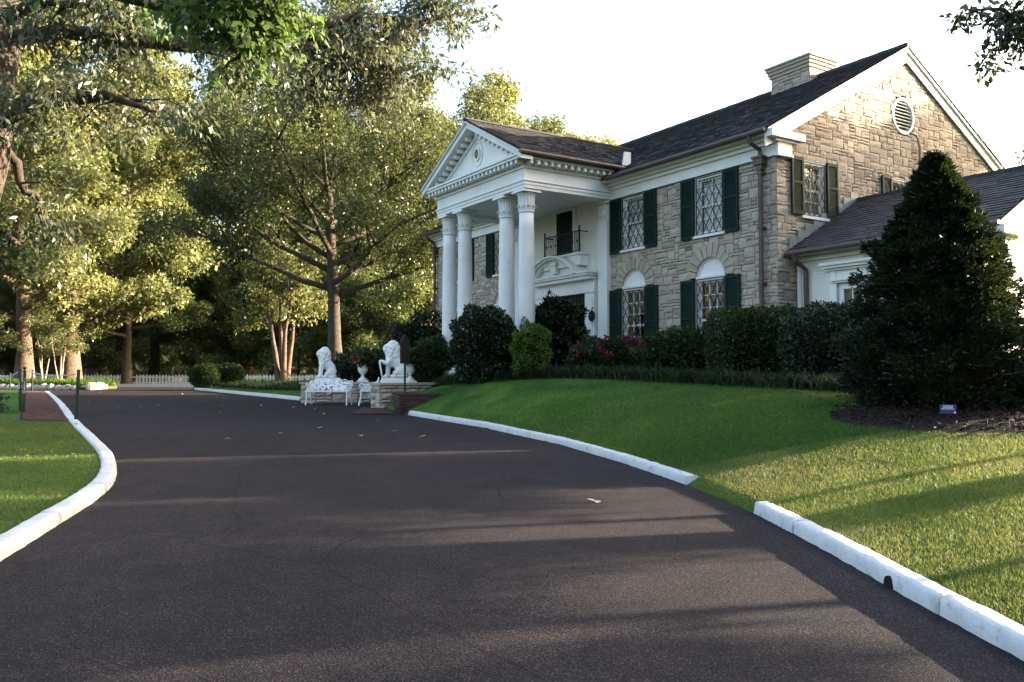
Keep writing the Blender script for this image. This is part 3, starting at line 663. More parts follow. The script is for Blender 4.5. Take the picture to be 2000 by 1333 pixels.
# ------------------------------------------------------------------ portico
PX0, PX1 = -10.94, -5.88
COLX = [-6.2, -7.22, -9.62, -10.62]
m = MB(); m.box(-11.1, -5.8, -3.2, -0.03, 1.0, 1.74); m.box(-9.6, -7.3, -3.55, -3.201, .9, 1.58); m.build('porch_floor', STUCCO, house)
m = MB(F); m.box(-10.92, -5.98, 1.6, 6.98, -.12, .0); m.box(-10.9, -6.0, 6.98, 7.1, -.12, .012); m.build('portico_wall', STUCCO, house)
def column(x):
    m = MB(); c = (x, -2.8, 0); zb = 1.742
    prof = [(.235, zb+.2)]+[(.235-.032*max(0, (t-.33)/.67)**1.6, zb+.2+(6.06-zb-.2)*t) for t in np.linspace(.1, 1, 10)]
    m.lathe(prof, c, 28); co = m.build('column', WHITE, house, smooth=True)
    m = MB(); m.box(x-.3, x+.3, -3.1, -2.5, zb, zb+.08); m.lathe([(.29, zb+.08), (.3, zb+.12), (.28, zb+.16), (.25, zb+.17), (.25, zb+.2)], c, 28); m.build('base', WHITE, co)
    m = MB(); m.lathe([(.205, 6.04), (.228, 6.05), (.232, 6.075), (.21, 6.09), (.205, 6.1), (.205, 6.42), (.215, 6.5), (.25, 6.56), (.262, 6.575), (.2, 6.58)], c, 28); cp = m.build('capital', WHITE, co, smooth=True)
    m = MB()
    for k in range(20):
        a = 2*math.pi*k/20; ca_, sa_ = math.cos(a), math.sin(a); tx_, ty_ = -sa_, ca_
        pts = [(.208, 6.25), (.212, 6.42), (.225, 6.5), (.262, 6.555)]; vs = []
        for r_, z in pts:
            for w, dr in ((-.026, 0), (0, .014), (.026, 0)): vs.append((x+ca_*(r_+dr)+tx_*w, -2.8+sa_*(r_+dr)+ty_*w, z))
        m.add(vs, [(3*i+j, 3*i+j+1, 3*i+4+j, 3*i+3+j) for i in range(3) for j in range(2)])
    m.build('reed_leaves', WHITE, co)
    m = MB()
    for k in range(10):
        a = 2*math.pi*(k+.5)/10; ca_, sa_ = math.cos(a), math.sin(a); tx_, ty_ = -sa_, ca_; vs = []
        for r_, z, w in ((.21, 6.09, .05), (.222, 6.16, .062), (.245, 6.215, .055), (.285, 6.225, .04), (.29, 6.195, .022)):
            for q, dr in ((-1, 0), (0, .012), (1, 0)): vs.append((x+ca_*(r_+dr)+tx_*w*q, -2.8+sa_*(r_+dr)+ty_*w*q, z))
        m.add(vs, [(3*i+j, 3*i+j+1, 3*i+4+j, 3*i+3+j) for i in range(4) for j in range(2)])
    m.build('acanthus_leaves', WHITE, co)
    m = MB(); m.box(x-.3, x+.3, -3.1, -2.5, 6.585, 6.63); m.box(x-.275, x+.275, -3.075, -2.525, 6.63, 6.665); m.build('abacus', WHITE, co)
for x in COLX: column(x)
# wall pilasters
for x in (-6.2, -10.7):
    m = MB(F); m.box(x-.21, x+.21, 1.95, 6.04, 0.0, .15); m.box(x-.25, x+.25, 1.742, 1.95, 0, .19); pi_ = m.build('pilaster', WHITE, house)
    m = MB(F); m.box(x-.22, x+.22, 6.04, 6.09, 0, .165); m.box(x-.205, x+.205, 6.09, 6.58, 0, .14); m.box(x-.27, x+.27, 6.585, 6.665, 0, .22)
    for k in range(5):
        xx = x-.17+.085*k; m.box(xx-.028, xx+.028, 6.25, 6.56, .14, .158)
    for k in range(3):
        xx = x-.14+.14*k; m.add([(xx-.055, 6.1, .142), (xx+.055, 6.1, .142), (xx+.06, 6.19, .17), (xx-.06, 6.19, .17), (xx+.03, 6.21, .225), (xx-.03, 6.21, .225), (xx+.02, 6.175, .23), (xx-.02, 6.175, .23)], [(0,1,2,3),(3,2,4,5),(5,4,6,7)])
    m.build('pilaster_capital', WHITE, pi_)
# entablature: front beam and two side beams
m = MB()
def beam(m, x0, x1, y0, y1, z0, z1, e): m.box(x0-e, x1+e, y0-e, y1+e, z0, z1)
for (x0, x1, y0, y1) in ((PX0, PX1, -3.08, -2.52), (PX0, PX0+.56, -2.519, -.012), (PX1-.56, PX1, -2.519, -.012)):
    m.box(x0, x1, y0, y1, 6.667, 6.76)
m.build('architrave', WHITE, house)
m = MB(); m.box(PX0-.02, PX1+.02, -3.10, -.011, 6.762, 6.85); m.box(PX0-.05, PX1+.05, -3.13, -.010, 6.852, 6.89); m.box(PX0, PX1, -3.08, -.012, 6.892, 7.2); m.build('frieze', WHITE, house)
m = MB(); m.box(PX0-.05, PX1+.05, -3.13, -.013, 7.202, 7.26); m.box(PX0-.30, PX1+.30, -3.38, -.2, 7.40, 7.47); m.box(PX0-.34, PX1+.34, -3.42, -.2, 7.472, 7.53); m.box(PX0-.02, PX1+.02, -3.10, -.014, 7.262, 7.398)
en = m.build('entablature_cornice', WHITE, house)
m = MB(); m.box(-.045, .045, -.105, .105, -.05, .06); mod_me = m.mesh('modillion', WHITE)
m2 = MB(); 
for k in range(13):
    y = -3.0+.225*k
    link('modillion', mod_me, en, (PX1+.16, y, 7.335)).rotation_euler = (0, 0, R(90))
for k in range(24):
    x = PX1-.02-.222*k
    link('modillion', mod_me, en, (x, -3.24, 7.335))
# pediment
APX, APZ = (PX0+PX1)/2, 9.06
EX0, EX1, EZP = PX0-.37, PX1+.37, 7.55
m = MB(); m.prism([(EX0+.4, 7.53), (EX1-.4, 7.53), (APX, APZ-.24)], -3.06, -2.9); m.v = [(a, n, b_) for a, b_, n in m.v]
m.fr = ID; ty = m.build('tympanum', WHITE, house)
slp = (APZ-EZP)/(APX-EX0)
m = MB()
for sgn in (-1, 1):
    xe = EX0 if sgn < 0 else EX1
    for (d0, d1, y0, y1) in ((-.20, -.045, -3.44, -3.05), (-.045, 0.0, -3.50, -3.05), (-.44, -.36, -3.12, -3.05)):
        pl = [(xe, EZP+d0), (APX, APZ+d0), (APX, APZ+d1-.002), (xe, EZP+d1-.002)]
        if d0 < -.4: pl = [(xe-sgn*.75, EZP+d0+slp*.75), (APX, APZ+d0), (APX, APZ+d1), (xe-sgn*.75, EZP+d1+slp*.75)]
        q = MB(); q.prism(pl, y0, y1); m.add([(a, n, b_) for a, b_, n in q.v], q.f)
rc = m.build('raking_cornice', WHITE, house)
for sgn in (-1, 1):
    for k in range(10):
        t = .16+.082*k; xe = EX0 if sgn < 0 else EX1; x = xe+(APX-xe)*t; z = EZP+(APZ-EZP)*t-.285
        link('modillion', mod_me, rc, (x, -3.20, z)).rotation_euler = (0, sgn*math.atan(slp), 0)
MZ = 8.13
m = MB(); 
ring = lambda r_, n: [(APX+r_*math.cos(t), MZ+1.2*r_*math.sin(t)) for t in np.linspace(0, 2*math.pi, n)]
q = MB(); q.strip(ring(.17, 25), ring(.12, 25), -3.06, -3.11); m.add([(a, n, b_) for a, b_, n in q.v], q.f)
q = MB(); q.strip(ring(.31, 25), ring(.285, 25), -3.06, -3.085); m.add([(a, n, b_) for a, b_, n in q.v], q.f); md = m.build('medallion', WHITE, ty)
q = MB(); q.prism(ring(.125, 25)[:-1], -3.06, -3.09); q.v = [(a, n, b_) for a, b_, n in q.v]; q.build('medallion_plate', BRASS, ty)
# portico roof
PSL = math.hypot(APX-EX0, APZ-EZP); pu, pz = (APX-EX0)/PSL, (APZ-EZP)/PSL; YB = 3.4
m = MB()
for sgn in (-1, 1):
    xe = EX0-.02 if sgn < 0 else EX1+.02
    m.add([(xe, -3.5, EZP-.0), (APX, -3.5, APZ), (APX, YB, APZ), (xe, YB, EZP), (xe, -3.5, EZP+.035), (APX, -3.5, APZ+.035), (APX, YB, APZ+.035), (xe, YB, EZP+.035)], [(3,2,1,0),(4,5,6,7),(0,1,5,4),(1,2,6,5),(2,3,7,6),(3,0,4,7)])
pr = m.build('portico_roof', SHINGLE, house)
join_sh(shingles((EX1+.04, -3.53, EZP+.035), (0, 1, 0), (-pu, 0, pz), (pz, 0, pu), 6.9, PSL+.03, .135, .14, .3, rng, lambda a, s: EZP+s*pz > EZ+(a-3.53+.45)*(RZ-EZ)/5.55-.15), 'shingles', pr)
m = MB()
for k in range(22): m.tint = float(rng.uniform(.3, .6)); m.box(APX-.12, APX+.12, -3.52+.3*k, -3.52+.3*k+.29, APZ+.03, APZ+.075+.006*(k % 2))
m.build('ridge_caps', SHINGLE, pr)['kind'] = 'stuff'
m = MB(); m.tube([(EX1+.05, -3.5, EZP-.03), (EX1+.05, .1, EZP-.03)], .06, 8); m.box(EX1-.1, EX1+.02, -3.4, -.2, EZP-.1, EZP-.012); m.build('porch_gutter', BROWNM, house)
m = MB(); m.add([(EX1+.0, .02, EZP+.02), (EX1-.12, .42, EZP+.02), (EX1-.12, .42, EZP+.5), (EX1-.02, .12, EZP+.46), (EX1+.05, .02, EZP+.02), (EX1-.06, .42, EZP+.02), (EX1-.06, .42, EZP+.5), (EX1+.03, .12, EZP+.46)], [(3,2,1,0),(4,5,6,7),(0,1,5,4),(1,2,6,5),(2,3,7,6),(3,0,4,7)]); m.build('valley_flashing', WHITE, house)

# doorway with curved pediment, balcony and upper door
DX = -8.1
m = MB(F); m.box(DX-1.5, DX-1.05, 1.745, 4.05, 0, .14); m.box(DX+1.05, DX+1.5, 1.745, 4.05, 0, .14); m.box(DX-1.42, DX-1.13, 1.9, 3.9, .14, .17); m.box(DX+1.13, DX+1.42, 1.9, 3.9, .14, .17)
m.box(DX-1.53, DX+1.53, 4.052, 4.16, 0, .18); m.box(DX-1.5, DX+1.5, 4.162, 4.44, 0, .14); m.box(DX-1.52, DX+1.52, 4.442, 4.54, 0, .36); m.box(DX-1.58, DX+1.58, 4.542, 4.60, 0, .44); m.box(DX-1.62, DX+1.62, 4.602, 4.66, 0, .48)
dr = m.build('door_surround', WHITE, house)
DA = -8.35; a_ = np.linspace(R(17), R(163), 29); ry = .62; arc_ = lambda r_: [(DA+r_*math.cos(t), 4.36+r_*math.sin(t)*ry/.62*.68) for t in a_]
m = MB(F); m.strip(arc_(1.36), arc_(1.28), 0, .56); m.strip(arc_(1.278), arc_(1.2), 0, .48); m.strip(arc_(1.198), arc_(1.10), 0, .36); m.build('arched_pediment', WHITE, dr)
m = MB(F); m.prism([(DA+1.09*math.cos(t), max(4.663, 4.36+1.09*.68*math.sin(t))) for t in np.linspace(R(17), R(163), 21)], .02, .2); m.box(DA-.13, DA+.13, 4.72, 5.09, .2, .38); m.box(DA-.17, DA+.17, 4.99, 5.05, .2, .42); m.build('pediment_panel', WHITE, dr)
m = MB(F); m.box(DX-1.045, DX+1.045, 1.745, 4.05, .005, .03); dd = m.build('front_door', SHUTTER, house)
m = MB(F)
for x in np.linspace(DX-1.03, DX+1.03, 13): m.bar((x, 1.75, .07), (x, 4.04, .07), .02)
for z in np.linspace(1.77, 4.03, 9): m.bar((DX-1.04, z, .07), (DX+1.04, z, .07), .018)
for x in np.linspace(DX-1.03, DX+.86, 12):
    for z in np.linspace(1.8, 3.75, 8): m.bar((x, z, .075), (x+.17, z+.28, .075), .012)
m.build('security_grille', IRON, dd)
m = MB(F); m.box(-9.0, -7.02, 5.22, 5.28, 0, .36); m.box(-8.96, -7.06, 4.9, 5.22, 0, .30); bal = m.build('balcony', WHITE, house)
m = MB(F); n_ = .33
for x in (-8.86, -7.06):
    m.bar((x, 5.28, n_), (x, 6.03, n_), .04); m.ell((x, 6.06, n_), (.03, .035, .03), 8); m.bar((x, 5.92, 0.0), (x, 5.92, n_), .03)
m.bar((-8.86, 5.92, n_), (-7.06, 5.92, n_), .03); m.bar((-8.86, 5.33, n_), (-7.06, 5.33, n_), .025)
for k, x in enumerate(np.linspace(-8.75, -7.17, 15)):
    m.bar((x, 5.3, n_), (x, 5.92, n_), .016)
    if k % 2 == 0: m.ell((x, 5.62, n_), (.03, .05, .03), 8)
m.build('balcony_rail', IRON, bal)
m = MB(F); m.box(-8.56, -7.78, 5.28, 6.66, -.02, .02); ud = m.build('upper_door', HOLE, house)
m = MB(F); m.box(-8.72, -8.56, 5.28, 6.82, 0, .06); m.box(-7.78, -7.62, 5.28, 6.82, 0, .06); m.box(-8.56, -7.78, 6.68, 6.82, 0, .06); m.build('door_casing', WHITE, ud)
m = MB(F)
for x in (-8.55, -7.79): m.bar((x, 5.29, .07), (x, 6.66, .07), .035)
m.bar((-8.55, 6.66, .07), (-7.79, 6.66, .07), .035)
for q in np.arange(0, 8):
    for sg in (1, -1):
        z0 = 5.3+.17*q
        m.bar((-8.17-sg*.37, z0, .06), (-8.17+sg*.37, min(z0+.75, 6.64), .06), .016)
for x in np.linspace(-8.45, -7.9, 5): m.bar((x, 5.3, .055), (x, 6.65, .055), .012)
m.build('security_grille', IRON, ud)
m = MB(); m.ell((-6.62, -.22, 3.32), (.11, .1, .15), 12); m.tube([(-6.62, -.02, 3.56), (-6.62, -.2, 3.58), (-6.62, -.22, 3.46)], .018, 6); m.lathe([(.12, 3.40), (.03, 3.5)], (-6.62, -.22, 0), 10); m.build('wall_lantern', IRON, house, smooth=False)
# lamps glowing in two downstairs rooms
for (x, z, cz_, lb) in ((-5.2, 3.25, .05, 'small glowing candle lamp inside the ground-floor window nearest the portico'), (-1.95, 3.3, .06, 'amber glass lamp glowing inside the ground-floor window nearest the house corner')):
    p = hw(x, .62, 0); t = empty('room_lamp', (p[0], p[1], z), HA, lb, 'lamp')
    m = MB(); m.tube([(0, 0, -.5), (0, 0, 0)], .02, 6); m.lathe([(.08, -.55), (.03, -.5)], (0, 0, 0), 10); m.build('stand', BRASS, t)
    m = MB(); m.ell((0, 0, .04), (cz_*.6, cz_*.6, cz_), 10); m.build('bulb', BULB, t)
    m = MB(); m.box(-.4, .4, -.2, .2, 1.6-z, -.56); m.build('side_table', SIGNW, t)

# ------------------------------------------------------------------ white wing
wing = empty('house_wing', (HX, HY, 0), HA, 'low cream stucco wing with steep shingled roof behind the pointed evergreen', 'building')
WY, WX, WE, WR = .64, 4.7, 4.42, 5.95
W_ = lambda a, b, n: (a, WY-n, b)
WG = lambda a, b, n: (WX+n, a, b)
m = MB(W_)
m.box(.06, 1.05, 1.0, 4.5, -.2, 0); m.box(2.55, WX, 1.0, 4.5, -.2, 0); m.box(1.05, 2.55, 3.66, 4.5, -.2, 0); m.box(1.05, 2.55, 1.0, 1.35, -.2, 0)
m.build('wing_wall', STUCCO, wing)
m = MB(); m.prism([(WY+.01, 1.0), (5.36, 1.0), (5.36, 4.5), (3.0, WR-.12), (WY+.01, 4.6)], -.2, 0); m.v = [(WX+n, a, b_) for a, b_, n in m.v]; m.build('wing_gable', STUCCO, wing)
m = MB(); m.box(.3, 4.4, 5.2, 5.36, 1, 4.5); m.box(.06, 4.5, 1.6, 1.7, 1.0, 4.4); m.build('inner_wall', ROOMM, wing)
m = MB(WG)
for s in (-1, 1):
    ya = .25 if s < 0 else 5.75
    for d0, d1, n0, n1 in ((-.3, -.08, .005, .06), (-.1, -.01, .005, .13)):
        pl = [(ya, WE+d0), (3.0, WR+d0), (3.0, WR+d1), (ya, WE+d1)]; m.prism(pl if s < 0 else pl[::-1], n0, n1)
m.box(.2, 1.25, 4.2, 4.36, .005, .25); m.box(.55, 1.0, 3.85, 4.2, .005, .09); m.build('rake_board', WHITE, wing)
m = MB(W_); m.box(.08, WX+.02, 4.22, 4.34, 0, .1); m.box(.08, WX+.1, 4.34, 4.39, 0, .33); m.build('wing_cornice', WHITE, wing)
m = MB(WG); ang = np.linspace(0, math.pi, 17); m.prism([(3.0+.45*math.cos(t), 3.0+.45*math.sin(t)) for t in ang]+[(2.55, 2.0), (3.45, 2.0)], .004, .02); aw = m.build('arched_window', HOLE, wing)
m = MB(WG); m.strip([(3.0+.55*math.cos(t), 3.0+.55*math.sin(t)) for t in ang], [(3.0+.45*math.cos(t), 3.0+.45*math.sin(t)) for t in ang], .002, .06); m.box(2.45, 2.55, 2.0, 3.0, .002, .06); m.box(3.45, 3.55, 2.0, 3.0, .002, .06); m.build('arch_trim', WHITE, aw)
wl = math.hypot(2.75, WR-WE); wy_, wz_ = 2.75/wl, (WR-WE)/wl
m = MB()
m.add([(.04, .25, WE-.05), (WX+.14, .25, WE-.05), (WX+.14, 3.0, WR-.05), (.04, 3.0, WR-.05), (.04, .25, WE), (WX+.14, .25, WE), (WX+.14, 3.0, WR), (.04, 3.0, WR)], [(3,2,1,0),(4,5,6,7),(0,1,5,4),(1,2,6,5),(2,3,7,6),(3,0,4,7)])
m.add([(.04, 5.75, WE-.05), (WX+.14, 5.75, WE-.05), (WX+.14, 3.0, WR-.05), (.04, 3.0, WR-.05), (.04, 5.75, WE), (WX+.14, 5.75, WE), (WX+.14, 3.0, WR+.002), (.04, 3.0, WR+.002)], [(0,1,2,3),(7,6,5,4),(4,5,1,0),(5,6,2,1),(6,7,3,2),(7,4,0,3)])
wr = m.build('wing_roof', SHINGLE, wing)
sh = shingles((.05, .22, WE), (1, 0, 0), (0, wy_, wz_), (0, -wz_, wy_), WX+.1, wl, .15, .17, .32, rng)
def shs(s):
    p = sum(s[0][:4], Vector())/4; w = hw(*p); return s[2]/(w[0]**2+w[1]**2)*(1.0 if w[0]/w[1] < .6 else .1)
sh.sort(key=lambda s: -shs(s))
for p, t, _ in sh[:290]:
    c = tuple(sum(p, Vector())/6); m = MB(); m.tint = t; m.add([tuple(q) for q in p], SF); m.build('shingle', SHINGLE, wr, off=c)
join_sh(sh[290:], 'shingles', wr)
m = MB()
for i in range(16): m.tint = float(rng.uniform(.3, .7)); m.box(.05+.3*i, .34+.3*i, 2.88, 3.12, WR-.04, WR+.04+.006*(i % 2))
m.build('ridge_caps', SHINGLE, wr)['kind'] = 'stuff'
for k in range(9):   # stepped lead flashing against the stone gable
    t0 = k/9; y = .35+2.6*t0; z = WE+(WR-WE)*((y-.25)/2.75); m = MB(G); h_ = .17+.03*(k % 3); m.box(y, y+.30, z+.02, z+.30+h_*.3, .05, .062+.002*(k % 2)); m.build('flashing', LEAD, wr)
m = MB(); m.tube([(.06, .2, WE-.04), (WX+.15, .2, WE-.04)], .055, 8); m.build('gutter', BROWNM, wing)
m = MB(); m.tube([(.30, .2, WE-.06), (.30, .24, 4.2), (.34, .55, 4.02), (.34, .57, 1.2)], .055, 8); m.build('downspout', BROWNM, wing)
m = MB(W_); m.box(.07, .17, 1.0, 4.2, .002, .05); m.build('corner_board', WHITE, wing)
m = MB(W_)
m.box(.80, 2.80, 4.03, 4.10, 0, .24); m.box(.84, 2.76, 3.97, 4.03, 0, .19); m.box(.90, 2.70, 3.92, 3.97, 0, .12)
m.box(.95, 2.65, 3.74, 3.92, 0, .05)
for x in (.97, 1.72, 2.48): m.box(x, x+.15, 3.745, 3.915, .05, .075)
m.box(1.0, 2.60, 3.68, 3.74, 0, .13); m.box(1.03, 2.57, 3.64, 3.68, 0, .09)
m.box(.95, 1.12, 1.2, 3.64, 0, .06); m.box(2.48, 2.65, 1.2, 3.64, 0, .06); m.build('window_hood', WHITE, wing)
for x0, x1 in ((1.12, 1.78), (1.82, 2.48)):
    m = MB(W_); m.box(x0, x0+.13, 1.35, 3.64, -.12, -.02); m.box(x1-.1, x1, 1.35, 3.64, -.12, -.02); m.box(x0+.13, x1-.1, 3.5, 3.64, -.12, -.02); m.box(x0+.13, x1-.1, 1.35, 1.6, -.12, -.02)
    m.box((x0+x1)/2, (x0+x1)/2+.03, 1.6, 3.5, -.1, -.04)
    for z in (2.02, 2.5, 3.0): m.box(x0+.13, x1-.1, z, z+.03, -.098, -.042)
    wn_ = m.build('window', WHITE, wing)
    for q in range(2):
        for z0, z1 in ((1.6, 2.02), (2.05, 2.5), (2.53, 3.0), (3.03, 3.5)):
            xa, xb = (x0+.13, (x0+x1)/2) if q == 0 else ((x0+x1)/2+.03, x1-.1)
            m = MB(W_); m.add([(xa, z0, -.07), (xb, z0, -.07), (xb, z1, -.07), (xa, z1, -.07)], [(0, 1, 2, 3)]); m.build('pane', GLASS, wn_)

# ------------------------------------------------------------------ trees
def tree_meshes(seed, H, CR, TR, h0, nlimb, nleaf, lsize, leafmat, barkmat, aspect=.55, flat=.75, droop=0.0, clus=.2, sub=4, lean=(0, 0), spread=1.0, stems=1, shape='round', h1=.84, el0=12, el1=58, ttop=.86):
    """trunk-and-limbs mesh and a crown of single leaves gathered in clumps at the twig ends"""
    rg = np.random.default_rng(seed); m = MB(); ends = []
    for st in range(stems):
        off = np.array([0, 0.0]) if stems == 1 else np.array([math.cos(2*math.pi*st/stems+seed), math.sin(2*math.pi*st/stems+seed)])
        nT = 9; tz = np.linspace(0, ttop*H, nT); wob = np.cumsum(rg.normal(0, .012*H, (nT, 2)), axis=0)*np.linspace(0, 1, nT)[:, None]
        tp = np.stack([wob[:, 0]+lean[0]*tz+off[0]*(TR*.6+tz*.16*(stems > 1)), wob[:, 1]+lean[1]*tz+off[1]*(TR*.6+tz*.16*(stems > 1)), tz], 1)
        tr = TR*(1-.88*np.linspace(0, 1, nT)**.9); tr[0] *= 1.35
        if stems > 1: tr = tr*.6
        m.tube([tuple(tp[0]-[0, 0, .3])]+[tuple(p) for p in tp], [tr[0]*1.15]+list(tr), 10)
        nl = max(3, nlimb//stems)
        for i in range(nl):
            t = (i+.6)/nl; zz = h0*H+(h1*H-h0*H)*t**1.05; st_ = np.array([np.interp(zz, tz, tp[:, k]) for k in range(3)])
            az = 2.399*i+rg.normal(0, .3)+st; zf = t*(1 if h1 < .8 else .84)
            env = (1-.65*zf**1.7) if shape == 'round' else (1-.9*zf)
            reach = CR*env*rg.uniform(.75, 1.1)*spread; el = R(el0+el1*zf+rg.normal(0, 8)); r0 = np.interp(zz, tz, tr)*.55
            dirh = np.array([math.cos(az), math.sin(az)]); Lh = reach; up = math.tan(el)*reach*.75; n = 6; pts = []
            for q in np.linspace(0, 1, n):
                pts.append(st_+np.array([dirh[0]*Lh*q, dirh[1]*Lh*q, up*q**1.25-droop*reach*q**3])+rg.normal(0, .025*reach, 3)*q)
            m.tube([tuple(p) for p in pts], list(r0*(1-.85*np.linspace(0, 1, n))+.008), 6)
            for q in (2, 3, 4, 5):
                ends.append((pts[q], 1.0 if q >= 3 else .55))
            for k in range(sub):
                q0 = rg.uniform(.3, .9); b0 = pts[0]+(np.array(pts[-1])-pts[0])*q0; i0 = q0*(n-1); lo = int(i0); b0 = pts[lo]+(pts[min(lo+1, n-1)]-pts[lo])*(i0-lo)
                a2 = az+rg.choice([-1, 1])*rg.uniform(.4, 1.1); l2 = reach*rg.uniform(.3, .55); e2 = el+rg.normal(.1, .3)
                d2 = np.array([math.cos(a2)*math.cos(e2), math.sin(a2)*math.cos(e2), math.sin(e2)]); p2 = [b0+d2*l2*s_+np.array([0, 0, -droop*l2*s_**2]) for s_ in (0, .35, .7, 1)]
                m.tube([tuple(p) for p in p2], list(r0*.38*(1-.8*np.linspace(0, 1, 4))+.006), 5)
                ends += [(p2[2], .8), (p2[3], 1.0)]
                e3 = p2[3]+rg.normal(0, .16*CR*.5, 3); ends.append((e3, .8)); m.tube([tuple(p2[2]), tuple(e3)], [.02+.1*r0, .006], 4)
        ends.append((tp[-1], 1.0))
    c = np.array([e[0] for e in ends]); w = np.array([e[1] for e in ends]); w = w*rg.uniform(.4, 1.4, len(w)); w /= w.sum()
    idx = rg.choice(len(c), nleaf, p=w); rad = clus*CR*rg.uniform(.6, 1.25, len(c))
    dd = unit(rg.normal(size=(nleaf, 3)))*(rg.uniform(0, 1, nleaf)**.45)[:, None]*rad[idx][:, None]; dd[:, 2] *= flat
    p = c[idx]+dd; p[:, 2] = np.maximum(p[:, 2], .3); d = unit(dd)+rg.normal(0, .8, (nleaf, 3)); d[:, 2] -= .35
    ct = rg.normal(0, .19, len(c)); tint = np.clip(.45+ct[idx]+rg.normal(0, .17, nleaf), 0, 1)
    return m.mesh('trunk', barkmat, True), leaves('crown', p, d, lsize, leafmat, rg, aspect, tint)
def put_tree(name, meshes, x, y, label, cat='tree', group=None, rz=0.0, s=1.0, z=None, sz=None):
    z = gz(x, y)-.05 if z is None else z
    t = empty(name, (x, y, z), rz, label, cat, group); t.scale = (s, s, sz or s)
    link('trunk', meshes[0], t); link('crown', meshes[1], t); return t

# the spreading tree in front of the house
main = tree_meshes(21, 20.5, 7.8, .38, .20, 24, 120000, .15, L_MAIN, BARK, .5, .7, .07, .15, 6, h1=.56, el0=24, el1=50, ttop=.80)
put_tree('shade_tree', main, -8.4, 40, 'broad spreading tree with fanning dark limbs and trunk half lit, behind the lions', rz=.4)
# small tree with several pale reddish stems
small = tree_meshes(35, 6.4, 2.6, .26, .35, 12, 9000, .17, L_OAK, BARKR, .55, .8, .0, .22, 4, stems=4, spread=.9)
put_tree('small_tree', small, -12.7, 46.5, 'small many-stemmed tree with reddish bare lower limbs, left of the spreading tree', s=1.15)
# tall oaks of the wood: four shapes, then copies
TA = tree_meshes(41, 24, 7.6, .55, .20, 20, 82000, .24, L_OAK, BARKR, .6, .75, .04, .155, 5)
TB = tree_meshes(42, 25, 6.8, .45, .18, 22, 82000, .19, L_OAKG, BARK, .6, .8, .02, .165, 5)
TC = tree_meshes(43, 22, 8.0, .5, .14, 20, 82000, .21, L_OAK, BARKR, .6, .7, .08, .15, 5)
TD = tree_meshes(44, 11, 4.6, .18, .10, 14, 24000, .22, L_OAKG, BARK, .6, .8, .02, .22, 4)
put_tree('oak_tree', TC, -29.3, 50.5, 'thick-trunked oak at the far left edge of the planter bed, low twisted limbs', rz=.6)
put_tree('oak_tree', TA, -27.6, 52.5, 'tall oak with stout trunk brightly sunlit on one side, in the white-edged planter bed', rz=2.2, s=1.05)
put_tree('oak_tree', TB, -26.4, 57.6, 'slim straight brown trunk standing at the left end of the picket fence', rz=4.0, s=.72)
put_tree('oak_tree', TB, -29.8, 70, 'dark straight-trunked oak standing alone behind the middle of the picket fence', rz=1.0, s=.95)
wood = [(TC, -41, 60, 1.05), (TA, -52, 66, 1.1), (TB, -44, 74, 1.1), (TA, -36.5, 78, 1.1), (TC, -24, 76, 1.12), (TA, -19, 68, 1.0), (TB, -13, 74, 1.08), (TC, -9, 84, 1.1), (TA, -4.6, 70, 1.0), (TA, -.8, 77, 1.04), (TB, 2.2, 75, .97), (TC, 4.4, 82, 1.05), (TB, 7.0, 80, .95), (TA, 9.6, 86, .96), (TB, 12, 88, .9),
        (TB, -56, 84, 1.2), (TC, -47, 94, 1.2), (TA, -34, 98, 1.25), (TB, -21, 96, 1.2), (TC, -12, 103, 1.15), (TB, -65, 72, 1.1), (TA, -2, 98, 1.0)]
for i, (T, x, y, s) in enumerate(wood):
    lb, g = ('tall leafy oak in the sunlit wood beyond the picket fence', 'trees of the wood beyond the fence') if x < -22 else ('tall oak standing beyond the spreading tree, left of the portico', 'trees beyond the spreading tree') if x < 0 else ('hazy yellow-green oak top rising behind the portico roof', 'trees behind the house')
    put_tree('oak_tree', T, x, y, lb, group=g, rz=i*1.37, s=s, z=float(D(y))-.1)
under = [(-46, 63, .9), (-38, 66, .8), (-33, 64.5, .75), (-25.5, 67, .8), (-21, 64.5, .7), (-16.5, 65, .8), (-12, 62, .75), (-6.6, 60, .8), (-3.5, 66, .9), (-29, 84, 1.0), (-40, 86, 1.0), (-17, 84, 1.0), (-6.5, 90, 1.0), (-52, 76, 1.0), (1, 70, .9)]
for i, (x, y, s) in enumerate(under):
    put_tree('understorey_tree', TD, x, y, 'low bushy tree filling the shade under the oaks behind the fence', group='low trees behind the fence', rz=i*2.1, s=s, z=float(D(y))-.1)
# far edge of the wood, one mass
rg = np.random.default_rng(5); n = 60000; x = rg.uniform(-130, 60, n); y = 118+rg.uniform(0, 14, n)
top = 17+5*np.sin(x*.13)+3*np.sin(x*.41+1)+2*rg.normal(size=n); z = .6+top*rg.uniform(0, 1, n)**.8
cl = np.round(x/2.2)*.37+np.round(z/1.9)*.71; tint = np.clip(.4+.18*np.sin(cl*12.9)+rg.normal(0, .15, n), 0, 1)
tag(link('far_wood', leaves('far_wood', np.stack([x, y, z], 1), rg.normal(size=(n, 3)), .95, L_OAK, rg, .7, tint)), kind='stuff')
# crape myrtles with bare pale stems
cm = tree_meshes(61, 3.6, 1.35, .085, .42, 9, 4200, .12, L_OAK, BARKP, .5, .8, .0, .3, 3, stems=3, spread=.9)
for (x, y, s, lb) in ((-25.6, 47.6, 1.05, 'crape myrtle with four bare pale stems at the sunlit end of the planter bed'), (-27.1, 48.6, .95, 'crape myrtle with bare pale stems beside the stout sunlit oak trunk'), (-30.6, 48.2, 1.1, 'spreading crape myrtle with lit twisted stems at the shaded end of the planter bed')):
    put_tree('crape_myrtle', cm, x, y, lb, z=float(D(y))+.25, s=s, rz=x)

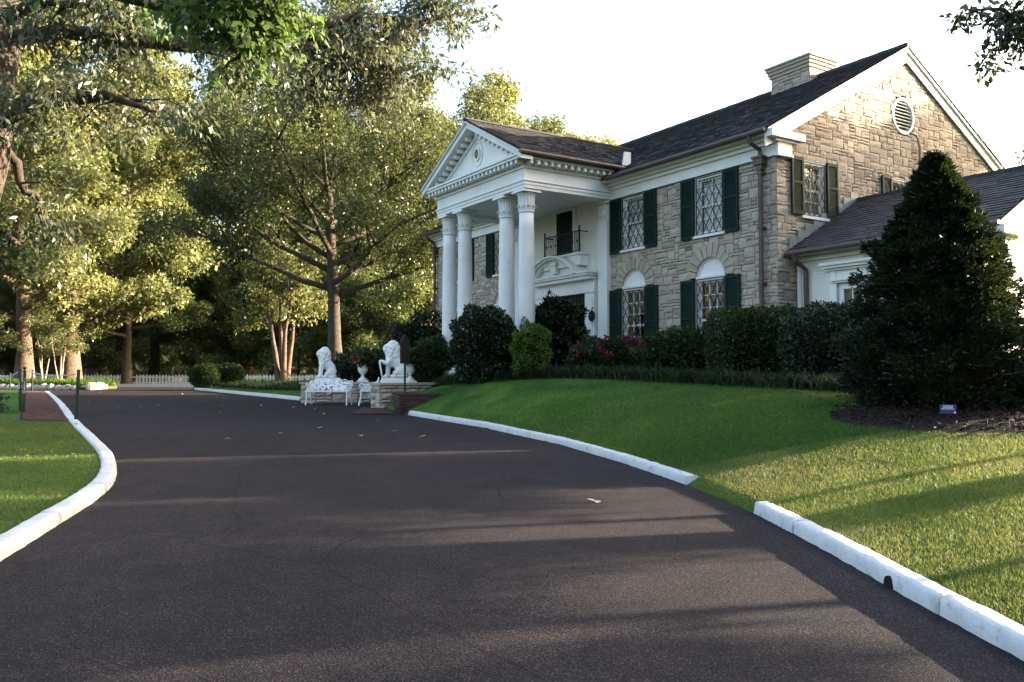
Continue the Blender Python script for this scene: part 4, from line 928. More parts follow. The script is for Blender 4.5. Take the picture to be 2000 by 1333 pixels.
# the old oak whose limbs hang into the top of the picture: trunk just outside the left edge
def limb_tree(name, label, base, trunk, limbs, nleaf, lsize, mat, bark, seed, clus, aspect=.5, droop=.4, flat=.8, extra=None):
    rg = np.random.default_rng(seed); t = empty(name, base, 0, label, 'tree'); B = np.array(base); m = MB(); m.tube([tuple(np.array(p)-B) for p, _ in trunk], [r for _, r in trunk], 12); ends = []; wts = []
    for pts, r0, leafy, w in limbs:
        P_ = [np.array(p)-B for p in pts]; dense = []
        for i in range(len(P_)-1):
            for q in (0, .5): dense.append(P_[i]+(P_[i+1]-P_[i])*q+rg.normal(0, .03, 3)*(i > 0))
        dense.append(P_[-1]); n = len(dense); m.tube([tuple(p) for p in dense], list(r0*(1-.9*np.linspace(0, 1, n)**2.4)+.004), 8)
        if not leafy: continue
        for k in range(leafy):
            q = rg.uniform(.2, 1)*(n-1); lo = min(int(q), n-2); b = dense[lo]+(dense[lo+1]-dense[lo])*(q-lo); d = rg.normal(size=3); d[2] = abs(d[2])*.2-droop*rg.random(); d /= np.linalg.norm(d); l = clus*rg.uniform(1.2, 3.2)
            p2 = [b, b+d*l*.5+[0, 0, .05], b+d*l+[0, 0, -droop*.3*l]]; m.tube([tuple(p) for p in p2], [.022, .013, .005], 4); ends += [p2[1], p2[2], (p2[1]+p2[2])/2]; wts += [.6*w, w, w]
    if extra is not None: ends += [np.array(e)-B for e, _ in extra]; wts += [w for _, w in extra]
    c = np.array(ends); w = np.array(wts); w /= w.sum(); idx = rg.choice(len(c), nleaf, p=w)
    dd = unit(rg.normal(size=(nleaf, 3)))*(rg.uniform(0, 1, nleaf)**.5)[:, None]*clus*rg.uniform(.6, 1.2, nleaf)[:, None]; dd[:, 2] *= flat; d = unit(dd)*.6+rg.normal(0, .6, (nleaf, 3)); d[:, 2] -= droop*1.6
    link('trunk', m.mesh('trunk', bark, True), t); link('crown', leaves('crown', c[idx]+dd, d, lsize, mat, rg, aspect), t); return t
def U(px, py, Y): return ((px-1000)/1640*Y, Y, 1.6+(733-py)/1640*Y)
oak = limb_tree('old_oak', 'old oak at the left edge with dark limbs reaching over the drive, grey-green drooping leaves',
    (-9.3, 13, gz(-9.3, 13)-.1), [((-9.3, 13, .2), .55), ((-9.1, 13, 1.2), .42), ((-8.75, 13, 3), .38), ((-8.25, 13, 5), .36), ((-8.05, 13, 7.2), .30), ((-8.3, 13.2, 10), .22), ((-8.6, 13.4, 13), .1)],
    [([U(-10, 66, 13), U(120, 52, 12.8), U(260, 70, 12.6), U(420, 84, 12.5), U(520, 60, 12.8), U(600, 30, 13.2)], .12, 26, .8),
     ([U(-20, 240, 13), U(30, 205, 12.6), U(90, 188, 12.2), U(200, 185, 12), U(300, 215, 12)], .13, 22, .7),
     ([U(-20, 260, 13), U(20, 318, 13.3), U(45, 368, 13.5), U(68, 385, 13.6), U(75, 430, 13.8)], .075, 6, .5),
     ([(-8.1, 13, 7.6), U(330, -90, 14), U(500, -20, 14.6), U(600, 62, 15), U(680, 100, 15.4), U(740, 125, 15.6)], .17, 30, 1.2),
     ([U(590, 50, 15), U(700, 20, 15.6), U(800, 40, 16), U(880, 10, 16.4)], .09, 34, 1.5),
     ([U(560, 30, 15), U(620, 110, 15), U(600, 190, 15.2)], .06, 16, 1.1),
     ([U(690, 60, 15.4), U(760, 120, 15.6), U(790, 190, 15.8)], .06, 18, 1.2),
     ([(-8.3, 13.2, 9.5), (-6.5, 14.5, 11), (-4.5, 16, 12), (-2, 17, 12.3)], .13, 24, .9),
     ([(-8.3, 13.2, 9), (-8, 11, 10), (-7, 9, 10.8), (-5, 7, 11)], .12, 22, .8),
     ([U(-10, 30, 13), U(60, -10, 12), U(180, 0, 12), U(300, -20, 12.4)], .09, 26, .8)], 22000, .12, L_GREY, BARK, 71, .40, .36, .6)
m = MB(); m.tube([(-8.45, 12.9, 4.55), (-7.86, 12.6, 4.62)], [.12, .10], 10, cap=False); o = m.build('cut_limb', BARK, oak); o.location = [-v for v in oak.location]
m = MB(); m.tube([(-7.875, 12.607, 4.618), (-7.845, 12.593, 4.622)], [.098, .098], 12); o = m.build('cut_face', CUTWOOD, oak); o.location = [-v for v in oak.location]
limb_tree('overhanging_tree', 'bright green leafy bough hanging in at the top, nearer than the dark oak limbs',
    (-11.5, 7.5, gz(-11.5, 7.5)-.1), [((-11.5, 7.5, .1), .4), ((-11.4, 7.5, 3), .3), ((-11, 7.6, 6), .24), ((-10.5, 7.7, 9), .15)],
    [([(-11, 7.6, 6), (-8, 8.2, 6.4), U(250, -20, 9), U(360, 10, 9), U(450, 38, 9), U(540, 48, 9)], .10, 14, 1.0),
     ([U(330, 0, 9), U(420, -10, 9), U(500, 5, 9), U(575, 10, 9.1)], .03, 22, 1.3),
     ([U(400, 30, 9), U(450, 75, 9), U(475, 110, 9)], .02, 14, 1.1)], 3400, .10, L_BRIGHT, BARK, 72, .20, .5, .35,
    extra=[(U(500, 15, 9), 4), (U(530, 40, 9), 4), (U(470, 60, 9), 4), (U(430, 20, 9), 4), (U(550, 10, 9), 3)])
limb_tree('leafy_tree', 'dark leafy twigs hanging in the top corner above the gable roof',
    (13.5, 9.5, gz(13.5, 9.5)-.1), [((13.5, 9.5, .8), .35), ((13.5, 9.5, 4), .28), ((13.3, 9.6, 8), .2), ((13.2, 9.6, 11), .08)],
    [([(13.4, 9.6, 6.5), (10, 10.8, 7.0), U(2060, 20, 11), U(1995, 20, 11), U(1950, 5, 11)], .07, 8, .9), ([U(2060, 10, 11), U(2015, 40, 11), U(1990, 62, 11)], .03, 9, 1.0),
     ([(13.3, 9.6, 7.5), (14.6, 8, 9.5), (15.2, 6.5, 10.5)], .08, 14, 1)], 3600, .10, L_DARK, BARK, 73, .24, .5, .4)
# shade trees on the sunny side, beyond the right edge: their gaps make the streaks of light
TS = tree_meshes(47, 20, 6.8, .4, .36, 16, 42000, .30, L_OAK, BARK, .6, .7, .03, .22, 5)
SH = [(TS, 30, -4, .85, .3), (TS, 30, 2.8, .86, 1.9), (TS, 30, 9.0, .82, 3.0), (TS, 30, 24.8, .535, 2.2), (TB, 46, 3.5, .85, 4.2), (TC, 50, 44, .95, .9), (TS, 22, -11, .8, 2.0), (TA, 46, -9, .8, 1.4)]
for i, (T, x, y, s, rz) in enumerate(SH):
    put_tree('oak_tree', T, x, y, 'leafy oak on the sunny side of the grounds, shading the lawn and drive', group='shade trees on the sunny side', rz=rz, s=s, z=(.3 if y < 5 else 1.3))

for i, (x, y, s, z) in enumerate([(15.2, -1.2, .33, .6), (14.8, 2.0, .32, .5), (15.4, 5.0, .31, .85), (15, 7.9, .31, 1.05), (15.4, 11.0, .30, 1.45), (15.4, 14.8, .24, 1.2), (15.2, 20.2, .34, 1.0)]):  # unseen row, added and sized to break the sun into streaks
    put_tree('added_shade_tree', TS, x, y, 'small clear-stemmed tree added out of view to streak the lawn and drive with shade', group='small trees added out of view for their shade', rz=i*1.9, s=s, z=z)

# ------------------------------------------------------------------ shrubs
def blob_points(n, c, r, rg, power=2.0, lump=.12, shell=.13):
    d = unit(rg.normal(size=(n, 3)))
    if power != 2.0: k = (np.abs(d)**power).sum(1)**(-1/power); d = d*k[:, None]
    ph = rg.uniform(0, 6.28, 6); l = 1+lump*(np.sin(3.1*d[:, 0]*2+ph[0])*np.sin(2.7*d[:, 1]*2+ph[1])+.7*np.sin(5.3*d[:, 2]*2+ph[2]+d[:, 0]*4)+.5*np.sin(9*d[:, 0]+ph[3])*np.sin(9*d[:, 2]+ph[4]))
    q = (l*(1-np.abs(rg.normal(0, shell, n))))[:, None]
    return np.array(c)+d*np.array(r)*q, unit(d/np.array(r)), d
def shrub(name, label, x, y, z, r, n, ls, mat, seed, power=2.0, lump=.1, cat='shrub', aspect=.55, stems=0, flower=None, nf=0, core=.78, fs=.09, up=0.0, droop=0.0):
    rg = np.random.default_rng(seed); t = empty(name, (x, y, z), 0, label, cat); cz = r[2]
    p, nn, d = blob_points(n, (0, 0, cz+up), r, rg, power, lump); p[:, 2] = np.maximum(p[:, 2], .02)
    dr = nn+rg.normal(0, .65, (n, 3)); dr[:, 2] -= droop
    ct = .12*np.sin(7*d[:, 0]+seed)*np.sin(6*d[:, 1])+.12*np.sin(8*d[:, 2]+seed); top = .16*np.clip(d[:, 2], 0, 1)*0
    link('foliage', leaves('foliage', p, dr, ls, mat, rg, aspect, np.clip(.42+ct+top+rg.normal(0, .2, n), 0, 1)), t)
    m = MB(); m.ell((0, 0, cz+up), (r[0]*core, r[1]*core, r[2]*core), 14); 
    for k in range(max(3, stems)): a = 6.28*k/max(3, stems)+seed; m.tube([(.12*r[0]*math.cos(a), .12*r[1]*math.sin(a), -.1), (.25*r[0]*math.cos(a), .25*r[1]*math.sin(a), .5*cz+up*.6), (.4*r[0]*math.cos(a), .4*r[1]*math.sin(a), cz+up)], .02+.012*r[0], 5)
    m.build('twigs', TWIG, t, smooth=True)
    if flower:
        for k in range(nf):
            dd = unit(rg.normal(size=(1, 3)))[0]; dd[2] = abs(dd[2])*.6+.05; 
            if dd[0]*x+dd[1]*y > 0: dd[:2] *= -1
            dd /= np.linalg.norm(dd); c = np.array([0, 0, cz+up])+dd*np.array(r)*1.03; q = 7*4
            v = np.repeat(c[None], q, 0)+rg.normal(0, fs*.35, (q, 3)); link('flower', leaves('flower', v, dd+rg.normal(0, .6, (q, 3)), fs*.75, flower, rg, .8), t)
    return t
def hs(x, y): p = hw(x, y); return p[0], p[1]
def at_house(fn, name, label, x, y, **kw):
    X, Y = hs(x, y); return fn(name, label, X, Y, gz(X, Y)-.03, **kw)
at_house(shrub, 'shrub', 'large rounded dark shrub in front of the right-hand pair of columns', -6.25, -4.1, r=(.84, .84, .98), n=12000, ls=.085, mat=L_DARK, seed=1, lump=.09, power=2.6)
shrub('shrub', 'bushy dark green shrub at the foot of the leftmost column', -2.45, 26.45, gz(-2.45, 26.45)-.03, r=(.72, .7, .86), n=9000, ls=.10, mat=L_HEDGE, seed=2, lump=.16, aspect=.35)
at_house(shrub, 'nandina_shrub', 'small bright yellow-green shrub beside the rightmost column', -4.95, -3.5, r=(.48, .46, .68), n=7500, ls=.07, mat=L_NAND, seed=3, lump=.17, aspect=.4, stems=6, power=2.4)
at_house(shrub, 'camellia_shrub', 'tall dark glossy shrub on bare stems before the front door', -6.0, -1.9, r=(.72, .7, .78), n=7500, ls=.11, mat=L_DARK, seed=4, lump=.17, stems=7, up=.62, core=.6)
at_house(shrub, 'azalea_shrub', 'dark azalea mound dotted with pink flowers, beside the portico', -4.1, -1.45, r=(1.12, .8, .52), n=11000, ls=.075, mat=L_HEDGE, seed=5, lump=.16, flower=PINK, nf=26, power=2.4)
at_house(shrub, 'shrub', 'loose low green shrub under the arched window, right of the pink azalea', -1.75, -1.5, r=(.95, .75, .58), n=11000, ls=.075, mat=L_HEDGE, seed=6, lump=.14)
at_house(shrub, 'hedge', 'square clipped green hedge in front of the stone house corner', .55, -1.35, r=(1.02, .72, .80), n=15000, ls=.065, mat=L_HEDGE, seed=7, lump=.05, power=5, cat='hedge', core=.86)
at_house(shrub, 'clipped_shrub', 'dark dome-clipped shrub in front of the white wing', 2.45, -1.25, r=(1.05, .95, .82), n=15000, ls=.06, mat=L_DARK, seed=8, lump=.04, power=2.5, core=.86)
at_house(shrub, 'shrub', 'untidy dark shrub under the right side of the pointed evergreen', 7.0, -1.2, r=(1.2, 1.0, .85), n=9000, ls=.085, mat=L_HEDGE, seed=9, lump=.2)
shrub('shrub', 'dark shrub mass behind the flower urn between the two lions', -5.0, 29.6, gz(-5, 29.6)-.1, (1.5, 1.1, .62), 10000, .1, L_DARK, 10, lump=.15)
shrub('shrub', 'dark leafy shrub behind the right-hand lion', -3.0, 28.4, gz(-3, 28.4)-.1, (1.3, 1.0, 1.15), 12000, .1, L_DARK, 12, lump=.16)
shrub('ball_shrub', 'larger ball-clipped shrub at the drive edge, nearer the picket fence', -16.6, 45.6, gz(-16.6, 45.6)-.05, (.86, .8, .64), 9000, .075, L_HEDGE, 13, lump=.03, core=.88, power=2.5)
shrub('ball_shrub', 'smaller ball-clipped shrub touching its larger neighbour on the right', -15.6, 46.3, gz(-15.6, 46.3)-.05, (.80, .75, .58), 8000, .075, L_HEDGE, 14, lump=.03, core=.88, power=2.5)
shrub('shrub', 'leafy mound at the left end beside the chain posts', -14.2, 20.5, gz(-14.2, 20.5)-.12, (1.5, 1.3, .28), 8000, .10, L_LIRI, 15, lump=.2, aspect=.22)

# ------------------------------------------------------------------ pointed evergreen by the drive
cx, cy_ = 6.25, 12.3; cz0 = gz(cx, cy_)-.05; rg = np.random.default_rng(31)
con = empty('cypress_tree', (cx, cy_, cz0), 0, 'big dark pointed evergreen with shaggy layered sprays in the mulch bed', 'tree')
CHt, CRd = 3.62, 1.42
def cprof(t): return np.interp(t, [0, .1, .19, .39, .56, .67, .77, .86, .92, .97, 1.0], [.82, .99, 1.0, .80, .72, .60, .42, .27, .18, .11, .04])
nbo = 105; bt = (np.arange(nbo)+.5)/nbo; bt = bt**1.12; ba = np.arange(nbo)*2.399+rg.normal(0, .35, nbo); br = CRd*cprof(bt)*rg.uniform(.86, 1.16, nbo)
nb = 1300; bi = rg.integers(0, nbo, nb); ins = np.arange(nb) >= 850; du = rg.uniform(-1, 1, nb); din = rg.uniform(0, 1, nb)**1.5
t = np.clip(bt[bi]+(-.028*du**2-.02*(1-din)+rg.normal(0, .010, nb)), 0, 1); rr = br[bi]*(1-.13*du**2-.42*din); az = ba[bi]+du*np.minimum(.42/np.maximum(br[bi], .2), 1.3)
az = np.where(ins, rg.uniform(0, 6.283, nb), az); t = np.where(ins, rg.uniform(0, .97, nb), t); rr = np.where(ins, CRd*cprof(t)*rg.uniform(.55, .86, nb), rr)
tips = np.stack([rr*np.cos(az), rr*np.sin(az), .1+CHt*t], 1); m = MB(); m.tube([(0, 0, -.2), (0, 0, 1), (0, 0, CHt*.97)], [.14, .11, .02], 8)
for i in range(0, nb, 4): m.tube([(0, 0, max(.1, tips[i, 2]-.25)), tuple(tips[i]*[.6, .6, 1]-[0, 0, .08]), tuple(tips[i])], [.02, .012, .004], 4)
link('trunk', m.mesh('trunk', BARKR), con)
per = 88; idx = np.repeat(np.arange(nb), per); n = nb*per; out = np.stack([np.cos(az), np.sin(az), .12*np.ones(nb)], 1)[idx]; tan = np.stack([-np.sin(az), np.cos(az), np.zeros(nb)], 1)[idx]
# every spray is a flat fan: wide sideways, thin in height, dipping at its tip
sz = (rg.uniform(.17, .28, nb)*(1-.5*t))[idx]; fa = rg.uniform(-1, 1, n); fr_ = rg.uniform(0, 1, n)**.6
off = tan*(fa*sz*1.0*fr_)[:, None]+out*((fr_-.75)*sz*1.5)[:, None]; off[:, 2] += sz*(rg.normal(0, .28, n)+.35*(1-fr_)-.25*fa**2)
p = tips[idx]+off; p[:, 2] = np.maximum(p[:, 2], .04); d = out*.9+tan*(fa*.7)[:, None]+rg.normal(0, .4, (n, 3)); d[:, 2] += .2
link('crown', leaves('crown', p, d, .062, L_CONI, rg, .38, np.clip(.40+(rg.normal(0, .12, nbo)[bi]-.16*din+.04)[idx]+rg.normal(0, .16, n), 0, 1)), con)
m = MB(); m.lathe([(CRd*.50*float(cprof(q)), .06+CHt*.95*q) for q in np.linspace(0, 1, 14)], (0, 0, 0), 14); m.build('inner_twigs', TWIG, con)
shrub('low_evergreen', 'low spreading evergreen tuft catching sun at the foot of the pointed evergreen', 7.55, 11.75, gz(7.55, 11.75)-.06, (.55, .5, .33), 6500, .07, L_CONI, 17, lump=.2, aspect=.4)
# name plaque before it
X, Y = 5.62, 10.85; t_ = empty('plaque', (X, Y, gz(X, Y)), R(-24), 'small navy plant name plaque on a stake in front of the pointed evergreen', 'sign')
m = MB(); m.box(-.095, .095, -.006, .006, .14, .255); pl = m.build('plate', SIGNB, t_)
m = MB(); m.box(-.012, .012, .007, .018, -.1, .24); m.build('stake', IRON, t_)
m = MB()
for z, a0, a1 in ((.237, -.055, .055), (.219, -.062, .058), (.199, -.075, .07)):
    x = a0; q = 0
    while x < a1: w = (.006, .004, .008, .005)[q % 4]; m.box(x, x+w, -.0085, -.0065, z-.005-(.003 if q % 5 == 2 else 0), z+.004+(.004 if q % 3 == 0 else 0)); x += w+.003; q += 1
m.box(.066, .088, -.0085, -.0065, .145, .163); m.build('lettering', SIGNT, pl)

# mulch bed
cxm, cym, rax, ray = 7.15, 11.6, 2.6, 1.7
def in_mulch(X, Y): return ((X-cxm)/rax)**2+((Y-cym)/ray)**2 < 1+.10*np.sin(5*np.arctan2(Y-cym, X-cxm))
vs = [(cxm, cym, gz(cxm, cym)+.03)]; fs = []; nr, na = 7, 44
for i in range(1, nr+1):
    for j in range(na):
        a = 2*math.pi*j/na; k = math.sqrt(1+.10*math.sin(5*math.atan2(math.sin(a)*ray, math.cos(a)*rax)))*i/nr; x = cxm+rax*math.cos(a)*k; y = cym+ray*math.sin(a)*k; vs.append((x, y, gz(x, y)+(.035 if i < nr else .0)+random.gauss(0, .008)))
for j in range(na): fs.append((0, 1+j, 1+(j+1) % na))
for i in range(nr-1):
    for j in range(na): fs.append((1+i*na+j, 1+(i+1)*na+j, 1+(i+1)*na+(j+1) % na, 1+i*na+(j+1) % na))
me = bpy.data.meshes.new('mulch_bed'); me.from_pydata(vs, [], fs); me.materials.append(MULCH); a = me.attributes.new('tint', 'FLOAT', 'POINT'); a.data.foreach_set('value', [.3]*len(vs)); me.update(); link('mulch_bed', me)['kind'] = 'structure'
n = 9000; X = cxm+rg.uniform(-1.05, 1.05, n)*rax; Y = cym+rg.uniform(-1.05, 1.05, n)*ray; k = in_mulch(X, Y); X, Y = X[k], Y[k]; n = len(X)
p = np.stack([X, Y, zr(X, Y)+.045+rg.uniform(0, .03, n)], 1); d = rg.normal(size=(n, 3)); d[:, 2] *= .35
tag(link('mulch', leaves('mulch', p, d, .06, MULCH, rg, .35, np.clip(rg.normal(.45, .28, n), 0, 1))), kind='stuff')

# ------------------------------------------------------------------ ground cover and grass
def arcs(name, X, Y, Z, L, W, mat, rg, lean=.9):
    n = len(X); a = rg.uniform(0, 6.283, n); h = np.stack([np.cos(a), np.sin(a), np.zeros(n)], 1); s = np.stack([-np.sin(a), np.cos(a), np.zeros(n)], 1)*(W/2); L = L*rg.uniform(.6, 1.2, n); le = lean*rg.uniform(.4, 1.2, n)
    b = np.stack([X, Y, Z], 1); q = lambda t: b+h*(le*L*t**1.6)[:, None]+np.array([0, 0, 1])*(L*(t-.62*t**2.4*np.minimum(le, 1.1)))[:, None]
    v = np.stack([b-s, b+s, q(.45)+s*.9, q(.45)-s*.9, q(.8)+s*.6, q(.8)-s*.6, q(1.0)], 1); base = np.arange(n)[:, None]*7
    f = np.concatenate([base+[0, 1, 2], base+[0, 2, 3], base+[3, 2, 4], base+[3, 4, 5], base+[5, 4, 6]], 0)
    tt = np.clip(rg.normal(.45, .22, n), 0, 1); return tag(link(name, npmesh(name, v.reshape(-1, 3), f, mat, np.tile(tt, 5), True)), kind='stuff')
def band(n, pts, half, rg):
    pts = np.array(pts); seg = np.linalg.norm(np.diff(pts, axis=0), axis=1); cum = np.concatenate([[0], np.cumsum(seg)]); u = rg.uniform(0, cum[-1], n)
    X = np.interp(u, cum, pts[:, 0]); Y = np.interp(u, cum, pts[:, 1]); return X+rg.uniform(-half, half, n), Y+rg.uniform(-half, half, n)
rg = np.random.default_rng(91)
lir = [hs(3.9, -2.7), hs(2, -2.75), hs(0, -2.7), hs(-2, -2.75), hs(-4, -3.1), (0.1, 21.7), (-1.3, 23.1), (-1.9, 24.9), (-2.0, 26.2)]
X, Y = band(15000, lir, .38, rg); arcs('border_grass', X, Y, zr(X, Y), .40, .016, L_LIRI, rg)
X, Y = band(9000, [(-6.9, 31), (-9, 34.5), (-12, 39.5), (-14.8, 44)], .9, rg); k = X > xr(Y)+.9; X, Y = X[k], Y[k]; arcs('border_grass', X, Y, zr(X, Y), .32, .03, L_LIRI, rg)
X = rg.uniform(-34, -23.1, 9000); Y = rg.uniform(45.15, 49.5, 9000); arcs('bed_groundcover', X, Y, D(Y)+.2, .55, .05, L_NAND, rg)
def blades(name, X, Y, Z, h, w, mat, rg, dry=None):
    n = len(X); a = rg.uniform(0, 6.283, n); b = np.stack([X, Y, Z], 1); s = np.stack([np.cos(a), np.sin(a), np.zeros(n)], 1)*(w/2*rg.uniform(.7, 1.3, n))[:, None]
    H_ = h*rg.uniform(.5, 1.3, n); tip = b+np.stack([rg.normal(0, .45, n)*H_, rg.normal(0, .45, n)*H_, H_], 1)
    v = np.stack([b-s, b+s, tip], 1); tt = rg.normal(.4, .2, n) if dry is None else rg.normal(.4, .2, n)+dry
    return tag(link(name, npmesh(name, v.reshape(-1, 3), np.arange(n*3).reshape(n, 3), mat, np.clip(tt, 0, 1))), kind='stuff')
def patchy(X, Y): return .28*np.sin(X*1.7+.6*Y)*np.sin(Y*1.3-X*.5)+.15*np.sin(X*5.1+Y*2.2)*np.sin(Y*4.3)
n = 560000; Y = 3.6+16.5*rg.uniform(0, 1, n)**1.7; dd = np.where((Y > 8.45) & (Y < 10.15), .02, .15)+8.0*rg.uniform(0, 1, n)**1.1; X = xr(Y)+dd; k = ~in_mulch(X, Y) & (X/Y < .66); X, Y = X[k], Y[k]
far = Y > 10.8; dist = np.hypot(X, Y)
near = ~far | (X > 5)
X1, Y1 = X[near], Y[near]; blades('grass', X1, Y1, zr(X1, Y1)-.004, .036, .0065, L_GRASSY, rg, patchy(X1, Y1)*1.3+.12)  # offset yellows the near blades, painting sunlight over the dry patches
X1, Y1 = X[~near], Y[~near]; k = rg.random(len(X1)) < np.clip((20.1-Y1)/7, 0, 1); X1, Y1 = X1[k], Y1[k]; blades('grass', X1, Y1, zr(X1, Y1)-.004, .045, .014, L_GRASS, rg, patchy(X1, Y1)*.5)
n = 110000; Y = 5+14*rg.uniform(0, 1, n)**1.3; X = xl(Y)-.24-6.5*rg.uniform(0, 1, n)**1.2; k = (X/Y > -.66) & ~((Y > 18.4) & (X > xl(Y)-1.35)); X, Y = X[k], Y[k]
blades('grass', X, Y, zl(X, Y)-.004, .04, .010, L_GRASSY, rg, patchy(X, Y)*.5-.08)

# ------------------------------------------------------------------ brick walk behind the left kerb
walk = sheet('brick_walk', [(y, [xl(y)-1.32, xl(y)-.21]) for y in np.arange(18.6, 38.1, .4)], lambda x, y: zl(x, y)+.012, BRICKJ)
bm = []
for v_ in range(4):
    m = MB(); w, l, h = .094, .194, .012; m.tint = (.25, .45, .6, .8)[v_]
    m.add([(-w/2, -l/2, 0), (w/2, -l/2, 0), (w/2, l/2, 0), (-w/2, l/2, 0), (-w/2+.006, -l/2+.006, h), (w/2-.006, -l/2+.006, h), (w/2-.006, l/2-.006, h), (-w/2+.006, l/2-.006, h)], [(4,5,6,7),(0,1,5,4),(1,2,6,5),(2,3,7,6),(3,0,4,7)]); bm.append(m)
bmes = [m.mesh('brick', BRICK) for m in bm]; cnt = 0; jb = MB(); y = 18.72; row = 0
while y < 37.8:
    th = math.atan2(float(xl(y+.5)-xl(y)), .5); cx0 = float(xl(y)); q = 0; u = .28
    while u < 1.28:
        x = cx0-u; yy2 = y+(0.0)*u; z = float(zl(x, yy2))+.013; k = random.randrange(4)
        if cnt < 290:
            o = link('brick', bmes[k], walk, (x, yy2, z+random.uniform(-.002, .002))); o.rotation_euler = (0, 0, -th*.0+random.gauss(0, .012))
        else:
            jb.tint = bm[k].tint; jb.add([(vx+x, vy_+yy2, vz_+z) for vx, vy_, vz_ in bm[k].v], bm[k].f)
        cnt += 1; u += .103
    y += .203; row += 1
jb.build('brickwork', BRICK, walk)['kind'] = 'stuff'

# ------------------------------------------------------------------ chain posts
def post(x, y, h, lean, label):
    z = gz(x, y); t = empty('chain_post', (x, y, z), 0, label, 'post', None); m = MB(); m.tube([(0, 0, -.05), (lean, 0, h)], .035, 10); m.build('shaft', POSTG, t); m = MB(); m.ell((lean, 0, h), (.045, .045, .03), 10); m.build('cap', POSTG, t); return (x+lean, y, z+h)
pC = post(-9.72, 18.75, 1.12, .05, 'green chain post at the near corner of the brick walk, beside the white kerb')
pA = post(-12.12, 20.9, 1.12, 0, 'front post of the green pair at the inner side of the brick walk')
pB = post(-12.55, 21.5, 1.08, -.05, 'slightly leaning rear post of the green pair beside the brick walk')
pD = post(-21.0, 36.8, .95, 0, 'thin distant chain post at the far end of the brick walk')
pE = post(-24.6, 41.2, .9, 0, 'thin most distant chain post, left of the far end of the brick walk')
def chain(p, q, sag, label, n=None):
    p = Vector(p); q = Vector(q); L = (q-p).length; n = n or int(L/.045); m = MB()
    for i in range(n):
        t0, t1 = i/n, (i+1.25)/n; f_ = lambda t: p+(q-p)*t+Vector((0, 0, -sag*4*t*(1-t))); a, b_ = f_(t0), f_(min(t1, 1.02)); d = (b_-a).normalized(); s = d.cross(Vector((0, 0, 1)) if i % 2 else Vector((.3, .9, .2))).normalized()*.012
        m.tube([tuple(a), tuple(a+(b_-a)*.25+s), tuple(a+(b_-a)*.75+s), tuple(b_), tuple(a+(b_-a)*.75-s), tuple(a+(b_-a)*.25-s), tuple(a)], .006, 4)
    o = m.build('chain', CHAIN); tag(o, label, 'chain'); o['kind'] = 'thing'; return o
down = lambda p, z: (p[0], p[1], p[2]-z)
chain(down(pA, .06), down(pC, .06), .09, 'pale chain sagging across the near end of the brick walk')
chain(down(pA, .06), (pA[0]+.03, pA[1]-.05, pA[2]-.62), 0, 'loose end of chain hanging down the front green post')
chain(down(pB, .06), (pB[0]+.02, pB[1]-.05, pB[2]-.5), 0, 'loose end of chain hanging down the leaning rear green post')
chain(down(pB, .05), (-13.9, 22.6, pB[2]-.1), .12, 'short chain looping off behind the pair of green posts')

# ------------------------------------------------------------------ picket fence
fen = empty('picket_fence', (0, 60, float(D(60))-.02), 0, 'low white picket fence along the far edge of the drive', 'fence')
m = MB(); hp = .86; m.prism([(-.07, 0), (.07, 0), (.07, hp-.11), (0, hp), (-.07, hp-.11)], -.012, .012); m.v = [(a, n, b_) for a, b_, n in m.v]; pk = m.mesh('picket', FENCEW)
x = -40.0; k = 0
while x < -10.5:
    if not (-27.6 < x < -26.9): o = link('picket', pk, fen, (x, random.gauss(0, .004), random.gauss(0, .008))); o.rotation_euler = (0, random.gauss(0, .008), 0)
    x += .232; k += 1
for z in (.22, .62): m = MB(); m.box(-40, -10.4, .014, .055, z, z+.09); m.build('rail', FENCEW, fen)
for x in np.arange(-39.8, -10, 2.32): m = MB(); m.box(x-.05, x+.05, .056, .15, -.1, .8); m.build('fence_post', FENCEW, fen)
# white rock edging of the planter bed
bed = empty('planter_edging', (0, 0, 0), 0, 'row of white painted rocks edging the planter bed under the big oaks', 'edging'); rg2 = np.random.default_rng(8)
x = -33.0
while x < -22.9:
    w = rg2.uniform(.3, .5); m = MB(); y = 45.0+rg2.normal(0, .03)
    if x > -23.3: y += .3
    h_ = rg2.uniform(.26, .38); m.ell((x+w/2, y, float(D(45))+h_*.4), (w*.58, .22, h_*.62), 10)
    m.v = [(a+rg2.normal(0, .012), b_+rg2.normal(0, .012), max(c, .6)+rg2.normal(0, .012)) for a, b_, c in m.v]; m.build('rock', ROCKW, bed); x += w
x = 45.2
for k in range(8):
    m = MB(); h_ = rg2.uniform(.32, .42); m.ell((-22.75-.08*k, 45.2+.4*k, float(D(45))+h_*.4), (.2, .26, h_*.62), 10); m.v = [(a+rg2.normal(0, .012), b_+rg2.normal(0, .012), c+rg2.normal(0, .012)) for a, b_, c in m.v]; m.build('rock', ROCKW, bed)
vs = [(-34, 45, .95), (-22.9, 45, .95), (-23.3, 49.6, .98), (-34, 49.6, .98)]
me = bpy.data.meshes.new('bed_soil'); me.from_pydata(vs+[(a, b_, .6) for a, b_, c in vs], [], [(0,1,2,3),(0,4,5,1),(1,5,6,2),(2,6,7,3),(3,7,4,0)]); me.materials.append(SOIL); me.update(); link('bed_soil', me)['kind'] = 'structure'

